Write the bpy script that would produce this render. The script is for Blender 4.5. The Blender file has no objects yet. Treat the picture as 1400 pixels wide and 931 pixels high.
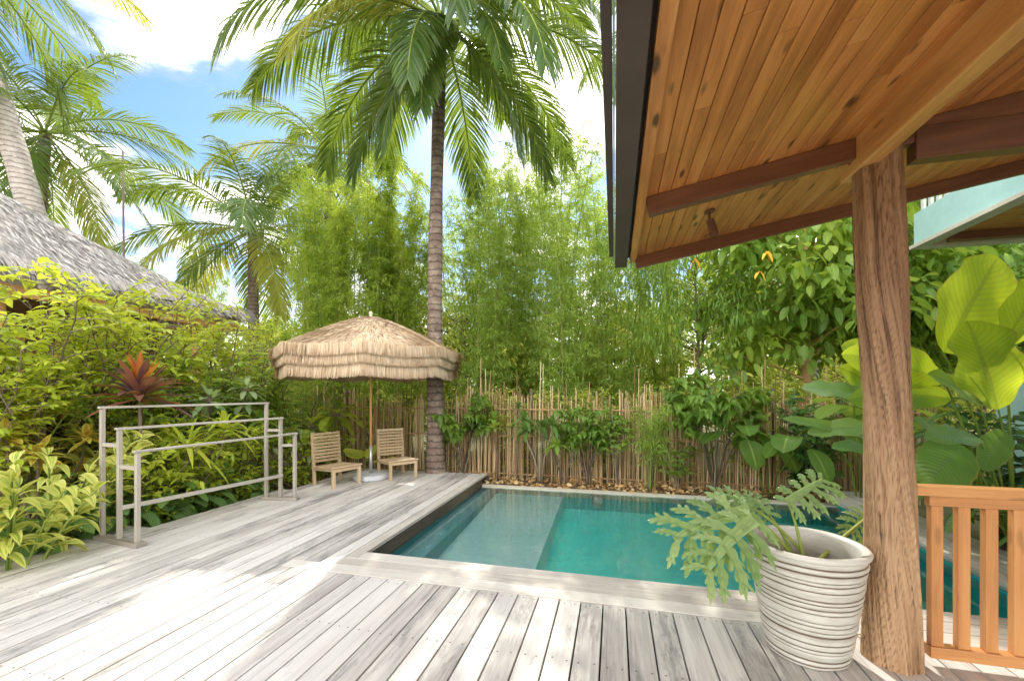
import bpy, math, random
import numpy as np
from mathutils import noise as mnoise, Vector

random.seed(7)
RNG = np.random.default_rng(7)
R = math.radians
EYE = 1.45
FPX = 570.0
HY, CX = 535.0, 700.0
CA, SA = math.cos(R(13.8)), math.sin(R(13.8))

scene = bpy.context.scene
COL = scene.collection


# ------------------------------------------------------------------ frames
def P(u, v, z=0.0):
    """place frame: u runs away along the deck boards, v to the right across them"""
    return np.array([u * SA + v * CA, u * CA - v * SA, z])


DU = P(1, 0)
DV = P(0, 1)
DZ = np.array([0, 0, 1.0])


def at(px, py, Y):
    return np.array([(px - CX) / FPX * Y, Y, EYE - (py - HY) / FPX * Y])


def gnd(px, py, z=0.0):
    return at(px, py, FPX * (EYE - z) / (py - HY))


def nrm(a):
    a = np.asarray(a, float)
    return a / np.maximum(np.linalg.norm(a, axis=-1, keepdims=True), 1e-9)


# ------------------------------------------------------------------ mesh builder
class Geo:
    def __init__(self):
        self.V, self.Q, self.T, self.t, self.uv = [], [], [], [], []
        self.n = 0

    def add(self, v, q=None, t=None, tint=0.5, uv=None):
        v = np.asarray(v, float).reshape(-1, 3)
        m = len(v)
        self.V.append(v)
        self.t.append(np.broadcast_to(np.asarray(tint, float), (m,)).copy())
        self.uv.append(np.zeros((m, 2)) if uv is None else np.asarray(uv, float).reshape(-1, 2))
        if q is not None and len(q):
            self.Q.append(np.asarray(q, int).reshape(-1, 4) + self.n)
        if t is not None and len(t):
            self.T.append(np.asarray(t, int).reshape(-1, 3) + self.n)
        self.n += m
        return self

    def build(self, name, mat, parent=None, loc=None, world=True, smooth=False, bevel=0.0, keep=False):
        V = np.concatenate(self.V)
        if parent is not None and world:
            V = V - np.array(parent.location)
        elif loc is not None:
            V = V - np.asarray(loc)
        Q = np.concatenate(self.Q) if self.Q else np.zeros((0, 4), int)
        T = np.concatenate(self.T) if self.T else np.zeros((0, 3), int)
        me = bpy.data.meshes.new(name)
        me.vertices.add(len(V))
        me.vertices.foreach_set('co', V.astype(np.float32).ravel())
        loops = np.concatenate([Q.ravel(), T.ravel()]).astype(np.int32)
        me.loops.add(len(loops))
        me.loops.foreach_set('vertex_index', loops)
        nf = len(Q) + len(T)
        me.polygons.add(nf)
        st = np.concatenate([np.arange(len(Q)) * 4, len(Q) * 4 + np.arange(len(T)) * 3]).astype(np.int32)
        me.polygons.foreach_set('loop_start', st)
        me.polygons.foreach_set('use_smooth', np.full(nf, smooth, bool))
        uvl = me.uv_layers.new(name='UVMap')
        uvl.data.foreach_set('uv', np.concatenate(self.uv)[loops].astype(np.float32).ravel())
        a = me.attributes.new('tint', 'FLOAT', 'POINT')
        a.data.foreach_set('value', np.concatenate(self.t).astype(np.float32))
        me.update(calc_edges=True)
        me.validate()
        me.materials.append(mat)
        o = bpy.data.objects.new(name, me)
        COL.objects.link(o)
        if parent is not None:
            o.parent = parent
        elif loc is not None:
            o.location = tuple(loc)
        if bevel:
            b = o.modifiers.new('bevel', 'BEVEL')
            b.width = bevel
            b.segments = 2
            b.limit_method = 'ANGLE'
        return o


def tag(o, label=None, cat=None, group=None, kind=None):
    if label:
        o['label'] = label
    if cat:
        o['category'] = cat
    if group:
        o['group'] = group
    if kind:
        o['kind'] = kind
    return o


def thing(name, label, cat, loc, rz=0.0, group=None):
    o = bpy.data.objects.new(name, None)
    COL.objects.link(o)
    o.empty_display_size = 0.2
    o.location = tuple(loc)
    o.rotation_euler = (0, 0, rz)
    return tag(o, label, cat, group)


def dup(root, loc, rz=0.0, sc=1.0, label=None, group=None):
    r = root.copy()
    COL.objects.link(r)
    r.location = tuple(loc)
    r.rotation_euler = (0, 0, rz)
    r.scale = (sc, sc, sc)
    if label:
        r['label'] = label
    if group:
        r['group'] = group
    for ch in list(root.children):
        c = ch.copy()
        COL.objects.link(c)
        c.parent = r
        for g in ch.children:
            d = g.copy()
            COL.objects.link(d)
            d.parent = c
    return r


# ------------------------------------------------------------------ primitives
BQ = [[0, 3, 2, 1], [4, 5, 6, 7], [0, 1, 5, 4], [1, 2, 6, 5], [2, 3, 7, 6], [3, 0, 4, 7]]


def box(g, c, a, b, d, tint=None, closed=True):
    """box centred at c with half vectors a, b, d; UV in metres, x along the longest"""
    c, a, b, d = [np.asarray(k, float) for k in (c, a, b, d)]
    ax = sorted([a, b, d], key=lambda k: -np.linalg.norm(k))
    # keep right handed
    a, b, d = ax
    if np.dot(np.cross(a, b), d) < 0:
        d = -d
    la, lb, ld = [np.linalg.norm(k) for k in (a, b, d)]
    off = random.random() * 50
    off2 = random.random() * 50
    tt = random.random() if tint is None else tint
    F = [(-d, a, b, la, lb, -1), (d, a, b, la, lb, 1), (-b, a, d, la, ld, 1), (b, a, d, la, ld, -1), (-a, b, d, lb, ld, -1), (a, b, d, lb, ld, 1)]
    for (n, p, q, lp, lq, s) in F:
        v = [c + n - p - q, c + n + p - q, c + n + p + q, c + n - p + q]
        uv = [[-lp + off, -lq + off2], [lp + off, -lq + off2], [lp + off, lq + off2], [-lp + off, lq + off2]]
        q4 = [[0, 1, 2, 3]] if s > 0 else [[3, 2, 1, 0]]
        g.add(v, q4, tint=tt, uv=uv)
    return g


def weldbox(g, c, a, b, d, tint=None):
    """box with shared corners, for bevelled pieces"""
    c, a, b, d = [np.asarray(k, float) for k in (c, a, b, d)]
    ax = sorted([a, b, d], key=lambda k: -np.linalg.norm(k))
    a, b, d = ax
    if np.dot(np.cross(a, b), d) < 0:
        d = -d
    la, lb, ld = [np.linalg.norm(k) for k in (a, b, d)]
    off, off2 = random.random() * 50, random.random() * 50
    v = [c - a - b - d, c + a - b - d, c + a + b - d, c - a + b - d, c - a - b + d, c + a - b + d, c + a + b + d, c - a + b + d]
    uv = [[-la, -lb - ld], [la, -lb - ld], [la, lb - ld], [-la, lb - ld], [-la, -lb + ld], [la, -lb + ld], [la, lb + ld], [-la, lb + ld]]
    uv = np.array(uv) + [off, off2]
    g.add(v, BQ, tint=random.random() if tint is None else tint, uv=uv)
    return g


def bar(g, p0, p1, w, h, up=DZ, tint=None):
    p0, p1 = np.asarray(p0, float), np.asarray(p1, float)
    ax = nrm(p1 - p0)
    s = nrm(np.cross(ax, up))
    n = np.cross(s, ax)
    return weldbox(g, (p0 + p1) / 2, (p1 - p0) / 2, s * w / 2, n * h / 2, tint)


def tube(g, pts, rad, n=8, tint=0.5, cap=True, ripple=None):
    pts = np.asarray(pts, float)
    m = len(pts)
    rad = np.broadcast_to(np.asarray(rad, float), (m,))
    T = np.gradient(pts, axis=0)
    T = nrm(T)
    ref = np.array([0, 0, 1.0]) if abs(T[0][2]) < 0.9 else np.array([1.0, 0, 0])
    s = nrm(np.cross(T, ref))
    b = np.cross(T, s)
    th = np.linspace(0, 2 * np.pi, n, endpoint=False)
    ring = s[:, None, :] * np.cos(th)[None, :, None] + b[:, None, :] * np.sin(th)[None, :, None]
    rr = rad[:, None] * (np.ones((m, n)) if ripple is None else ripple)
    V = pts[:, None, :] + ring * rr[..., None]
    L = np.concatenate([[0], np.cumsum(np.linalg.norm(np.diff(pts, axis=0), axis=1))])
    off = random.random() * 20
    uv = np.stack([np.broadcast_to(L[:, None] + off, (m, n)), np.broadcast_to((th * max(rad[0], .005))[None, :], (m, n))], -1)
    i = np.arange(m - 1)[:, None]
    j = np.arange(n)[None, :]
    j2 = (j + 1) % n
    Q = np.stack([i * n + j, i * n + j2, (i + 1) * n + j2, (i + 1) * n + j], -1).reshape(-1, 4)
    tri = []
    V = V.reshape(-1, 3)
    uv = uv.reshape(-1, 2)
    if cap:
        V = np.vstack([V, pts[0], pts[-1]])
        uv = np.vstack([uv, uv[0], uv[-1]])
        c0, c1 = m * n, m * n + 1
        for k in range(n):
            tri.append([c0, (k + 1) % n, k])
            tri.append([c1, (m - 1) * n + k, (m - 1) * n + (k + 1) % n])
    g.add(V, Q, tri, tint=tint, uv=uv)
    return g


def tubes(g, A, B, C, r0, r1, n=4, m=4, tint=0.5):
    """many thin curved stems at once: quadratic curves A-B-C"""
    A, B, C = [np.asarray(k, float).reshape(-1, 3) for k in (A, B, C)]
    N = len(A)
    if N == 0:
        return
    t = np.linspace(0, 1, m)[None, :, None]
    pts = (1 - t) ** 2 * A[:, None] + 2 * t * (1 - t) * B[:, None] + t ** 2 * C[:, None]
    T = nrm(C - A)
    ref = np.where(np.abs(T[:, 2:3]) < 0.9, [[0, 0, 1.0]], [[1.0, 0, 0]])
    s = nrm(np.cross(T, ref))
    b = np.cross(T, s)
    th = np.linspace(0, 2 * np.pi, n, endpoint=False)
    rr = np.broadcast_to(np.asarray(r0, float).reshape(-1, 1), (N, 1)) * (1 - t[0, :, 0]) + np.broadcast_to(np.asarray(r1, float).reshape(-1, 1), (N, 1)) * t[0, :, 0]
    ring = s[:, None, :] * np.cos(th)[None, :, None] + b[:, None, :] * np.sin(th)[None, :, None]
    V = pts[:, :, None, :] + ring[:, None] * rr[:, :, None, None]
    i = np.arange(m - 1)[:, None]
    j = np.arange(n)[None, :]
    j2 = (j + 1) % n
    Q = np.stack([i * n + j, i * n + j2, (i + 1) * n + j2, (i + 1) * n + j], -1).reshape(-1, 4)
    Q = (Q[None] + (np.arange(N) * m * n)[:, None, None]).reshape(-1, 4)
    tt = np.broadcast_to(np.asarray(tint, float).reshape(-1, 1), (N, m * n)).ravel() if np.ndim(tint) else tint
    L = np.linalg.norm(C - A, axis=1)
    uv = np.zeros((N, m, n, 2))
    uv[..., 0] = (L[:, None] * t[0, :, 0][None])[:, :, None] + RNG.random((N, 1, 1)) * 9
    uv[..., 1] = th * 0.02
    g.add(V.reshape(-1, 3), Q, tint=tt, uv=uv.reshape(-1, 2))


def lathe(g, prof, n=32, c=(0, 0, 0), tint=0.5, wob=None):
    prof = np.asarray(prof, float)
    m = len(prof)
    th = np.linspace(0, 2 * np.pi, n, endpoint=False)
    r = prof[:, 0][:, None] * (np.ones((m, n)) if wob is None else wob)
    V = np.stack([r * np.cos(th), r * np.sin(th), np.broadcast_to(prof[:, 1][:, None], (m, n))], -1).reshape(-1, 3) + np.asarray(c)
    i = np.arange(m - 1)[:, None]
    j = np.arange(n)[None, :]
    j2 = (j + 1) % n
    Q = np.stack([i * n + j, i * n + j2, (i + 1) * n + j2, (i + 1) * n + j], -1).reshape(-1, 4)
    uv = np.stack([np.broadcast_to(prof[:, 1][:, None], (m, n)), np.broadcast_to(th[None] * .2, (m, n))], -1)
    if np.ndim(tint):
        tint = np.broadcast_to(np.asarray(tint)[:, None], (m, n)).ravel()
    g.add(V, Q, tint=tint, uv=uv.reshape(-1, 2))
    return g


# ------------------------------------------------------------------ leaves
def prof_pow(a, b):
    def f(t):
        w = np.maximum(t, 0) ** a * np.maximum(1 - t, 0) ** b
        tm = a / (a + b)
        return w / (tm ** a * (1 - tm) ** b)
    return f


LANCE = prof_pow(0.7, 0.9)
ELL = prof_pow(0.5, 0.6)
BLADE = prof_pow(0.25, 0.8)


def HEART(t):
    return np.interp(t, [0, .05, .15, .3, .5, .75, .9, 1], [.35, .75, .97, 1, .82, .42, .17, 0])


def ROUND(t):
    return np.sqrt(np.maximum(1 - (2 * t - 1) ** 2, 0)) * .97 + .03


def add_leaves(g, p, d, L, W, tint=0.5, bend=0.3, fold=0.25, prof=LANCE, nt=4, ns=2, wave=0.0, up=None, kw=9.0, edge=0.0):
    """N leaves at once. p base, d axis, L length, W full width, bend = droop as a share of length"""
    p = np.asarray(p, float).reshape(-1, 3)
    N = len(p)
    if N == 0:
        return
    d = nrm(np.broadcast_to(np.asarray(d, float), (N, 3)))
    L = np.broadcast_to(np.asarray(L, float), (N,))
    W = np.broadcast_to(np.asarray(W, float), (N,))
    bend = np.broadcast_to(np.asarray(bend, float), (N,))
    tint = np.broadcast_to(np.asarray(tint, float), (N,))
    if up is None:
        up = np.array([[0, 0, 1.0]]) + RNG.normal(0, .35, (N, 3))
    up = np.broadcast_to(np.asarray(up, float), (N, 3))
    side = nrm(np.cross(d, up) + 1e-4)
    nor = nrm(np.cross(side, d))
    t = np.linspace(0, 1, nt + 1)
    s = np.linspace(-1, 1, ns + 1)
    w = prof(t)
    drop = -DZ[None, None] * (bend * L)[:, None, None] * (t ** 2)[None, :, None]
    axis = p[:, None] + d[:, None] * (L[:, None] * t[None])[..., None] * (1 - .25 * np.clip(bend, 0, 1.5)[:, None, None] * t[None, :, None]) + drop
    ph = RNG.random(N) * 6.28
    wid = (W[:, None] * .5 * w[None]) * (1 + edge * np.sin(15 * t[None] + ph[:, None]) + edge * .6 * np.sin(29 * t[None] + 2 * ph[:, None]))
    wv = wave * np.sin(kw * t[None, :] + ph[:, None])
    V = axis[:, :, None, :] + side[:, None, None, :] * (wid[:, :, None] * s[None, None])[..., None] \
        + nor[:, None, None, :] * (wid[:, :, None] * np.abs(s)[None, None] * (fold + wv[:, :, None] * np.sign(s)[None, None]))[..., None]
    ni, nj = nt + 1, ns + 1
    i = np.arange(nt)[:, None]
    j = np.arange(ns)[None, :]
    Q = np.stack([i * nj + j, i * nj + j + 1, (i + 1) * nj + j + 1, (i + 1) * nj + j], -1).reshape(-1, 4)
    Q = (Q[None] + (np.arange(N) * ni * nj)[:, None, None]).reshape(-1, 4)
    uv = np.stack(np.broadcast_arrays(s[None, :] * np.ones((ni, 1)), t[:, None] * np.ones((1, nj))), -1)
    uv = np.broadcast_to(uv[None], (N, ni, nj, 2)).reshape(-1, 2)
    g.add(V.reshape(-1, 3), Q, tint=np.repeat(tint, ni * nj), uv=uv)


def add_rhombs(g, p, d, L, W, tint=0.5, bend=0.2):
    """cheapest leaf: two folded quads' worth of one bent strip (three points long)"""
    p = np.asarray(p, float).reshape(-1, 3)
    N = len(p)
    d = nrm(d)
    L = np.broadcast_to(np.asarray(L, float), (N,))[:, None]
    W = np.broadcast_to(np.asarray(W, float), (N,))[:, None]
    up = nrm(np.array([[0, 0, 1.0]]) + RNG.normal(0, .7, (N, 3)))
    s = nrm(np.cross(d, up) + 1e-4)
    m = p + d * L * .45 + DZ * 0
    e = p + d * L - DZ * L * bend
    V = np.stack([p, m - s * W / 2, e, m + s * W / 2], 1).reshape(-1, 3)
    Q = (np.arange(N) * 4)[:, None] + np.arange(4)[None]
    g.add(V, Q, tint=np.repeat(np.broadcast_to(tint, (N,)), 4), uv=np.tile([[0, 0], [-1, .5], [0, 1], [1, .5]], (N, 1)))


def rand_dir(n, zlo=-1, zhi=1):
    a = RNG.random(n) * 2 * np.pi
    z = RNG.uniform(zlo, zhi, n)
    r = np.sqrt(1 - np.clip(z, -1, 1) ** 2)
    return np.stack([r * np.cos(a), r * np.sin(a), z], -1)


# ------------------------------------------------------------------ materials
def new_mat(name):
    m = bpy.data.materials.new(name)
    m.use_nodes = True
    nt = m.node_tree
    nt.nodes.clear()
    return m, nt, nt.nodes, nt.links


def N_(nodes, t, **kw):
    n = nodes.new(t)
    for k, v in kw.items():
        if k.startswith('i_'):
            n.inputs[k[2:].replace('_', ' ')].default_value = v
        else:
            setattr(n, k, v)
    return n


def ramp(nodes, links, fac, stops, interp='LINEAR'):
    r = nodes.new('ShaderNodeValToRGB')
    r.color_ramp.interpolation = interp
    els = r.color_ramp.elements
    while len(els) < len(stops):
        els.new(.5)
    for e, (p, c) in zip(els, stops):
        e.position = p
        e.color = (*c, 1) if len(c) == 3 else c
    links.new(fac, r.inputs[0])
    return r.outputs[0]


def mixc(nodes, links, fac, a, b, mode='MIX'):
    n = nodes.new('ShaderNodeMix')
    n.data_type = 'RGBA'
    n.blend_type = mode
    for idx, x in ((0, fac), (6, a), (7, b)):
        if hasattr(x, 'node'):
            links.new(x, n.inputs[idx])
        elif idx == 0:
            n.inputs[0].default_value = x
        else:
            n.inputs[idx].default_value = (*x, 1)
    return n.outputs[2]


def math_(nodes, links, op, a, b=None, c=None, clamp=False):
    n = nodes.new('ShaderNodeMath')
    n.operation = op
    n.use_clamp = clamp
    for i, x in enumerate((a, b, c)):
        if x is None:
            continue
        if hasattr(x, 'node'):
            links.new(x, n.inputs[i])
        else:
            n.inputs[i].default_value = x
    return n.outputs[0]


def noise_(nodes, links, vec, scale=(1, 1, 1), s=1.0, detail=4, rough=.6, dist=0.0, loc=None):
    mp = nodes.new('ShaderNodeMapping')
    mp.inputs['Scale'].default_value = scale
    if loc is not None:
        if hasattr(loc, 'node'):
            cb = nodes.new('ShaderNodeCombineXYZ')
            links.new(loc, cb.inputs[0])
            links.new(loc, cb.inputs[2])
            links.new(cb.outputs[0], mp.inputs['Location'])
        else:
            mp.inputs['Location'].default_value = loc
    links.new(vec, mp.inputs[0])
    n = nodes.new('ShaderNodeTexNoise')
    n.inputs['Scale'].default_value = s
    n.inputs['Detail'].default_value = detail
    n.inputs['Roughness'].default_value = rough
    n.inputs['Distortion'].default_value = dist
    links.new(mp.outputs[0], n.inputs['Vector'])
    return n.outputs['Fac']


def bump_(nodes, links, h, strength=.3, dist=.01, normal=None):
    b = nodes.new('ShaderNodeBump')
    b.inputs['Strength'].default_value = strength
    b.inputs['Distance'].default_value = dist
    links.new(h, b.inputs['Height'])
    if normal is not None:
        links.new(normal, b.inputs['Normal'])
    return b.outputs[0]


def finish(m, nodes, links, col, rough=.6, normal=None, spec=.4, metal=0.0, coat=0.0, trans=None, tmix=0.0):
    p = nodes.new('ShaderNodeBsdfPrincipled')
    o = nodes.new('ShaderNodeOutputMaterial')
    if hasattr(col, 'node'):
        links.new(col, p.inputs['Base Color'])
    else:
        p.inputs['Base Color'].default_value = (*col, 1)
    if hasattr(rough, 'node'):
        links.new(rough, p.inputs['Roughness'])
    else:
        p.inputs['Roughness'].default_value = rough
    p.inputs['Specular IOR Level'].default_value = spec
    p.inputs['Metallic'].default_value = metal
    p.inputs['Coat Weight'].default_value = coat
    p.inputs['Coat Roughness'].default_value = .25
    if normal is not None:
        links.new(normal, p.inputs['Normal'])
    out = p.outputs[0]
    if tmix > 0:
        tr = nodes.new('ShaderNodeBsdfTranslucent')
        if hasattr(trans, 'node'):
            links.new(trans, tr.inputs[0])
        else:
            tr.inputs[0].default_value = (*trans, 1)
        mx = nodes.new('ShaderNodeMixShader')
        mx.inputs[0].default_value = tmix
        links.new(out, mx.inputs[1])
        links.new(tr.outputs[0], mx.inputs[2])
        out = mx.outputs[0]
    links.new(out, o.inputs[0])
    return m


def mat_leaf(name, c0, c1, c2, tr=(.35, .5, .05), tmix=.45, rough=.42, pattern=None, pc=(.6, .65, .3), spec=.45):
    m, nt, nd, lk = new_mat(name)
    a = N_(nd, 'ShaderNodeAttribute', attribute_name='tint').outputs['Fac']
    oi = N_(nd, 'ShaderNodeObjectInfo')
    tc = N_(nd, 'ShaderNodeTexCoord')
    n = noise_(nd, lk, tc.outputs['Object'], s=1.3, detail=2)
    f = math_(nd, lk, 'ADD', a, math_(nd, lk, 'MULTIPLY', math_(nd, lk, 'SUBTRACT', n, .5), .7), clamp=True)
    f = math_(nd, lk, 'ADD', f, math_(nd, lk, 'MULTIPLY', math_(nd, lk, 'SUBTRACT', oi.outputs['Random'], .5), .12), clamp=True)
    col = ramp(nd, lk, f, [(0.0, c0), (.5, c1), (1.0, c2)])
    sx = N_(nd, 'ShaderNodeSeparateXYZ')
    lk.new(tc.outputs['UV'], sx.inputs[0])
    au = math_(nd, lk, 'ABSOLUTE', sx.outputs[0])
    mid = math_(nd, lk, 'LESS_THAN', au, .07)
    nrmo = None
    tcol = mixc(nd, lk, f, tuple(.65 * k for k in tr), tr)
    if pattern:
        vv = math_(nd, lk, 'SUBTRACT', math_(nd, lk, 'MULTIPLY', sx.outputs[1], 1.0), math_(nd, lk, 'MULTIPLY', au, .22))
        if pattern == 'vein':
            blot = noise_(nd, lk, tc.outputs['UV'], (1.5, 3, 1), s=2.5, detail=6, rough=.7, loc=math_(nd, lk, 'MULTIPLY', a, 20.0))
            tcol = mixc(nd, lk, ramp(nd, lk, blot, [(.4, (0, 0, 0)), (.7, (1, 1, 1))]), tcol, tuple(k * f_ for k, f_ in zip(tr, (.75, .85, 1))))
            w = math_(nd, lk, 'SINE', math_(nd, lk, 'MULTIPLY', vv, 110.0))
            pm = math_(nd, lk, 'MULTIPLY', math_(nd, lk, 'ADD', w, 1.0), .16)
            col = mixc(nd, lk, pm, col, pc)
            tcol = mixc(nd, lk, math_(nd, lk, 'MULTIPLY', pm, .9), tcol, tuple(k * .45 for k in tr))
            tcol = mixc(nd, lk, math_(nd, lk, 'MULTIPLY', mid, .5), tcol, tuple(k * .4 for k in tr))
            edge = ramp(nd, lk, math_(nd, lk, 'ADD', au, math_(nd, lk, 'MULTIPLY', math_(nd, lk, 'SUBTRACT', blot, .5), .3)), [(.93, (0, 0, 0)), (1.0, (1, 1, 1))])
            col = mixc(nd, lk, math_(nd, lk, 'MULTIPLY', edge, .6), col, (.5, .34, .1))
            tcol = mixc(nd, lk, math_(nd, lk, 'MULTIPLY', edge, .6), tcol, (.7, .45, .1))
            nrmo = bump_(nd, lk, w, .25, .004)
            col = mixc(nd, lk, math_(nd, lk, 'MULTIPLY', mid, .5), col, pc)
        elif pattern == 'herring':
            w = math_(nd, lk, 'SINE', math_(nd, lk, 'MULTIPLY', vv, 75.0))
            nn = noise_(nd, lk, tc.outputs['UV'], (1, 5, 1), s=3)
            pm = math_(nd, lk, 'MULTIPLY', math_(nd, lk, 'GREATER_THAN', math_(nd, lk, 'ADD', w, nn), .75), math_(nd, lk, 'LESS_THAN', au, .8))
            col = mixc(nd, lk, math_(nd, lk, 'MULTIPLY', pm, .8), col, pc)
        elif pattern == 'margin':
            nn = noise_(nd, lk, tc.outputs['UV'], (2.2, .35, 1), s=2.2, loc=math_(nd, lk, 'MULTIPLY', a, 40.0))
            pm = ramp(nd, lk, math_(nd, lk, 'ADD', nn, math_(nd, lk, 'MULTIPLY', au, .25)), [(.54, (0, 0, 0)), (.62, (1, 1, 1))])
            col = mixc(nd, lk, pm, col, pc)
            tcol = mixc(nd, lk, pm, tcol, (.75, .72, .2))
    else:
        col = mixc(nd, lk, math_(nd, lk, 'MULTIPLY', mid, .35), col, tuple(min(1, k * 1.8 + .03) for k in c2))
    return finish(m, nd, lk, col, rough, nrmo, spec=spec, trans=tcol, tmix=tmix)


def mat_wood(name, c0, c1, c2, rough=.6, grain=26.0, knots=0.0, bump=.25, stain=0.0, stainc=(.05, .045, .04), coat=0.0, spec=.35, along=1.3, tintamt=.5):
    m, nt, nd, lk = new_mat(name)
    tc = N_(nd, 'ShaderNodeTexCoord')
    a = N_(nd, 'ShaderNodeAttribute', attribute_name='tint').outputs['Fac']
    uv = tc.outputs['UV']
    loc = math_(nd, lk, 'MULTIPLY', a, 37.0)
    g1 = noise_(nd, lk, uv, (along, grain, 1), s=1.0, detail=5, rough=.65, dist=.6, loc=loc)
    g2 = noise_(nd, lk, uv, (along * 5, grain * 7, 1), s=1.0, detail=3, rough=.6)
    big = noise_(nd, lk, uv, (.9, 3, 1), s=1.0, detail=2, loc=loc)
    f = math_(nd, lk, 'ADD', math_(nd, lk, 'MULTIPLY', g1, .62), math_(nd, lk, 'MULTIPLY', g2, .2))
    f = math_(nd, lk, 'ADD', f, math_(nd, lk, 'MULTIPLY', math_(nd, lk, 'SUBTRACT', a, .38), tintamt * .5))
    f = math_(nd, lk, 'ADD', f, math_(nd, lk, 'MULTIPLY', math_(nd, lk, 'SUBTRACT', big, .5), .5), clamp=True)
    col = ramp(nd, lk, f, [(.15, c0), (.48, c1), (.8, c2)])
    if knots:
        vo = N_(nd, 'ShaderNodeTexVoronoi')
        mp = N_(nd, 'ShaderNodeMapping')
        mp.inputs['Scale'].default_value = (3.2, 11.0, 1)
        lk.new(uv, mp.inputs[0])
        lk.new(mp.outputs[0], vo.inputs['Vector'])
        vo.inputs['Scale'].default_value = 1.0
        kk = ramp(nd, lk, math_(nd, lk, 'ADD', vo.outputs['Distance'], math_(nd, lk, 'MULTIPLY', g2, .12)), [(.17, (1, 1, 1)), (.27, (0, 0, 0))])
        col = mixc(nd, lk, math_(nd, lk, 'MULTIPLY', kk, knots), col, tuple(k * .35 for k in c0))
    if stain:
        sn = noise_(nd, lk, uv, (1.6, 7, 1), s=1.0, detail=8, rough=.8, dist=.3, loc=loc)
        obj = noise_(nd, lk, tc.outputs['Object'], (1, 1, 1), s=.55, detail=2)
        th = math_(nd, lk, 'ADD', math_(nd, lk, 'ADD', sn, math_(nd, lk, 'MULTIPLY', obj, .35)), math_(nd, lk, 'MULTIPLY', a, -.12))
        sm = ramp(nd, lk, th, [(.66, (0, 0, 0)), (.8, (1, 1, 1))])
        col = mixc(nd, lk, math_(nd, lk, 'MULTIPLY', sm, stain), col, stainc)
    h = math_(nd, lk, 'ADD', math_(nd, lk, 'MULTIPLY', g1, .6), math_(nd, lk, 'MULTIPLY', g2, .5))
    return finish(m, nd, lk, col, rough, bump_(nd, lk, h, bump, .006), spec=spec, coat=coat)


def mat_plain(name, c0, c1, rough=.7, s=6.0, bump=.1, spec=.3, metal=0.0, scale=(1, 1, 1), coat=0.0):
    m, nt, nd, lk = new_mat(name)
    tc = N_(nd, 'ShaderNodeTexCoord')
    n = noise_(nd, lk, tc.outputs['Object'], scale, s=s, detail=6, rough=.65)
    col = ramp(nd, lk, n, [(.3, c0), (.7, c1)])
    return finish(m, nd, lk, col, rough, bump_(nd, lk, n, bump, .01), spec=spec, metal=metal, coat=coat)


def mat_strand(name, c0, c1, c2, rough=.8, tr=None, tmix=0.0, s=(1, 1, 1)):
    m, nt, nd, lk = new_mat(name)
    a = N_(nd, 'ShaderNodeAttribute', attribute_name='tint').outputs['Fac']
    tc = N_(nd, 'ShaderNodeTexCoord')
    n = noise_(nd, lk, tc.outputs['Object'], s, s=3.0, detail=4)
    f = math_(nd, lk, 'ADD', a, math_(nd, lk, 'MULTIPLY', math_(nd, lk, 'SUBTRACT', n, .5), .5), clamp=True)
    col = ramp(nd, lk, f, [(0, c0), (.5, c1), (1, c2)])
    return finish(m, nd, lk, col, rough, spec=.2, trans=tr, tmix=tmix)


M = {}
# foliage
M['palm'] = mat_leaf('coconut_leaf', (.03, .08, .022), (.08, .155, .035), (.22, .28, .07), tr=(.45, .58, .06), tmix=.35, rough=.3, spec=.6)
M['palm_old'] = mat_leaf('coconut_leaf_yellowing', (.12, .17, .03), (.26, .3, .05), (.4, .34, .09), tr=(.75, .7, .08), tmix=.5, rough=.4)
M['bamboo'] = mat_leaf('bamboo_leaf', (.16, .28, .06), (.29, .44, .09), (.5, .6, .13), tr=(.75, .88, .14), tmix=.5)
M['bamboo_bright'] = mat_leaf('bamboo_leaf_light', (.17, .3, .045), (.32, .46, .07), (.5, .6, .1), tr=(.72, .82, .1), tmix=.55)
M['lime'] = mat_leaf('lime_leaf', (.2, .33, .04), (.42, .55, .06), (.72, .72, .1), tr=(.95, .98, .1), tmix=.45, rough=.3, spec=.6)
M['mid'] = mat_leaf('mid_green_leaf', (.08, .18, .035), (.18, .32, .055), (.38, .5, .09), tr=(.65, .8, .1), tmix=.45)
M['dark'] = mat_leaf('dark_green_leaf', (.035, .1, .03), (.08, .19, .045), (.18, .31, .07), tr=(.3, .5, .08), tmix=.35)
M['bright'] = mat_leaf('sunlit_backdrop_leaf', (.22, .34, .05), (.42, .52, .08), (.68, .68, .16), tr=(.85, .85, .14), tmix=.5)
M['herring'] = mat_leaf('patterned_leaf', (.05, .15, .035), (.1, .25, .055), (.22, .38, .08), tr=(.45, .7, .12), tmix=.35, pattern='herring', pc=(.4, .52, .22))
M['ginger'] = mat_leaf('variegated_ginger_leaf', (.15, .28, .04), (.3, .42, .06), (.48, .54, .1), tr=(.7, .8, .08), tmix=.45, pattern='margin', pc=(.74, .74, .2))
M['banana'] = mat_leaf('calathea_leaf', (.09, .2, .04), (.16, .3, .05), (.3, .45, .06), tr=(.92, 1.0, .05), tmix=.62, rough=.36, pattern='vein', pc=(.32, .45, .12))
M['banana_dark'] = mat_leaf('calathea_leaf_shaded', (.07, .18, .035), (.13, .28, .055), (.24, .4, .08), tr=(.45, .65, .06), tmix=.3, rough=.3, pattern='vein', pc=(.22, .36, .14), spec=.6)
M['cordy'] = mat_leaf('cordyline_leaf', (.05, .03, .045), (.12, .05, .07), (.3, .12, .06), tr=(.6, .25, .08), tmix=.3, rough=.3, spec=.6)
M['cordy_top'] = mat_leaf('cordyline_top_leaf', (.3, .06, .03), (.5, .14, .04), (.6, .32, .05), tr=(.9, .4, .05), tmix=.45, rough=.35)
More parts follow.
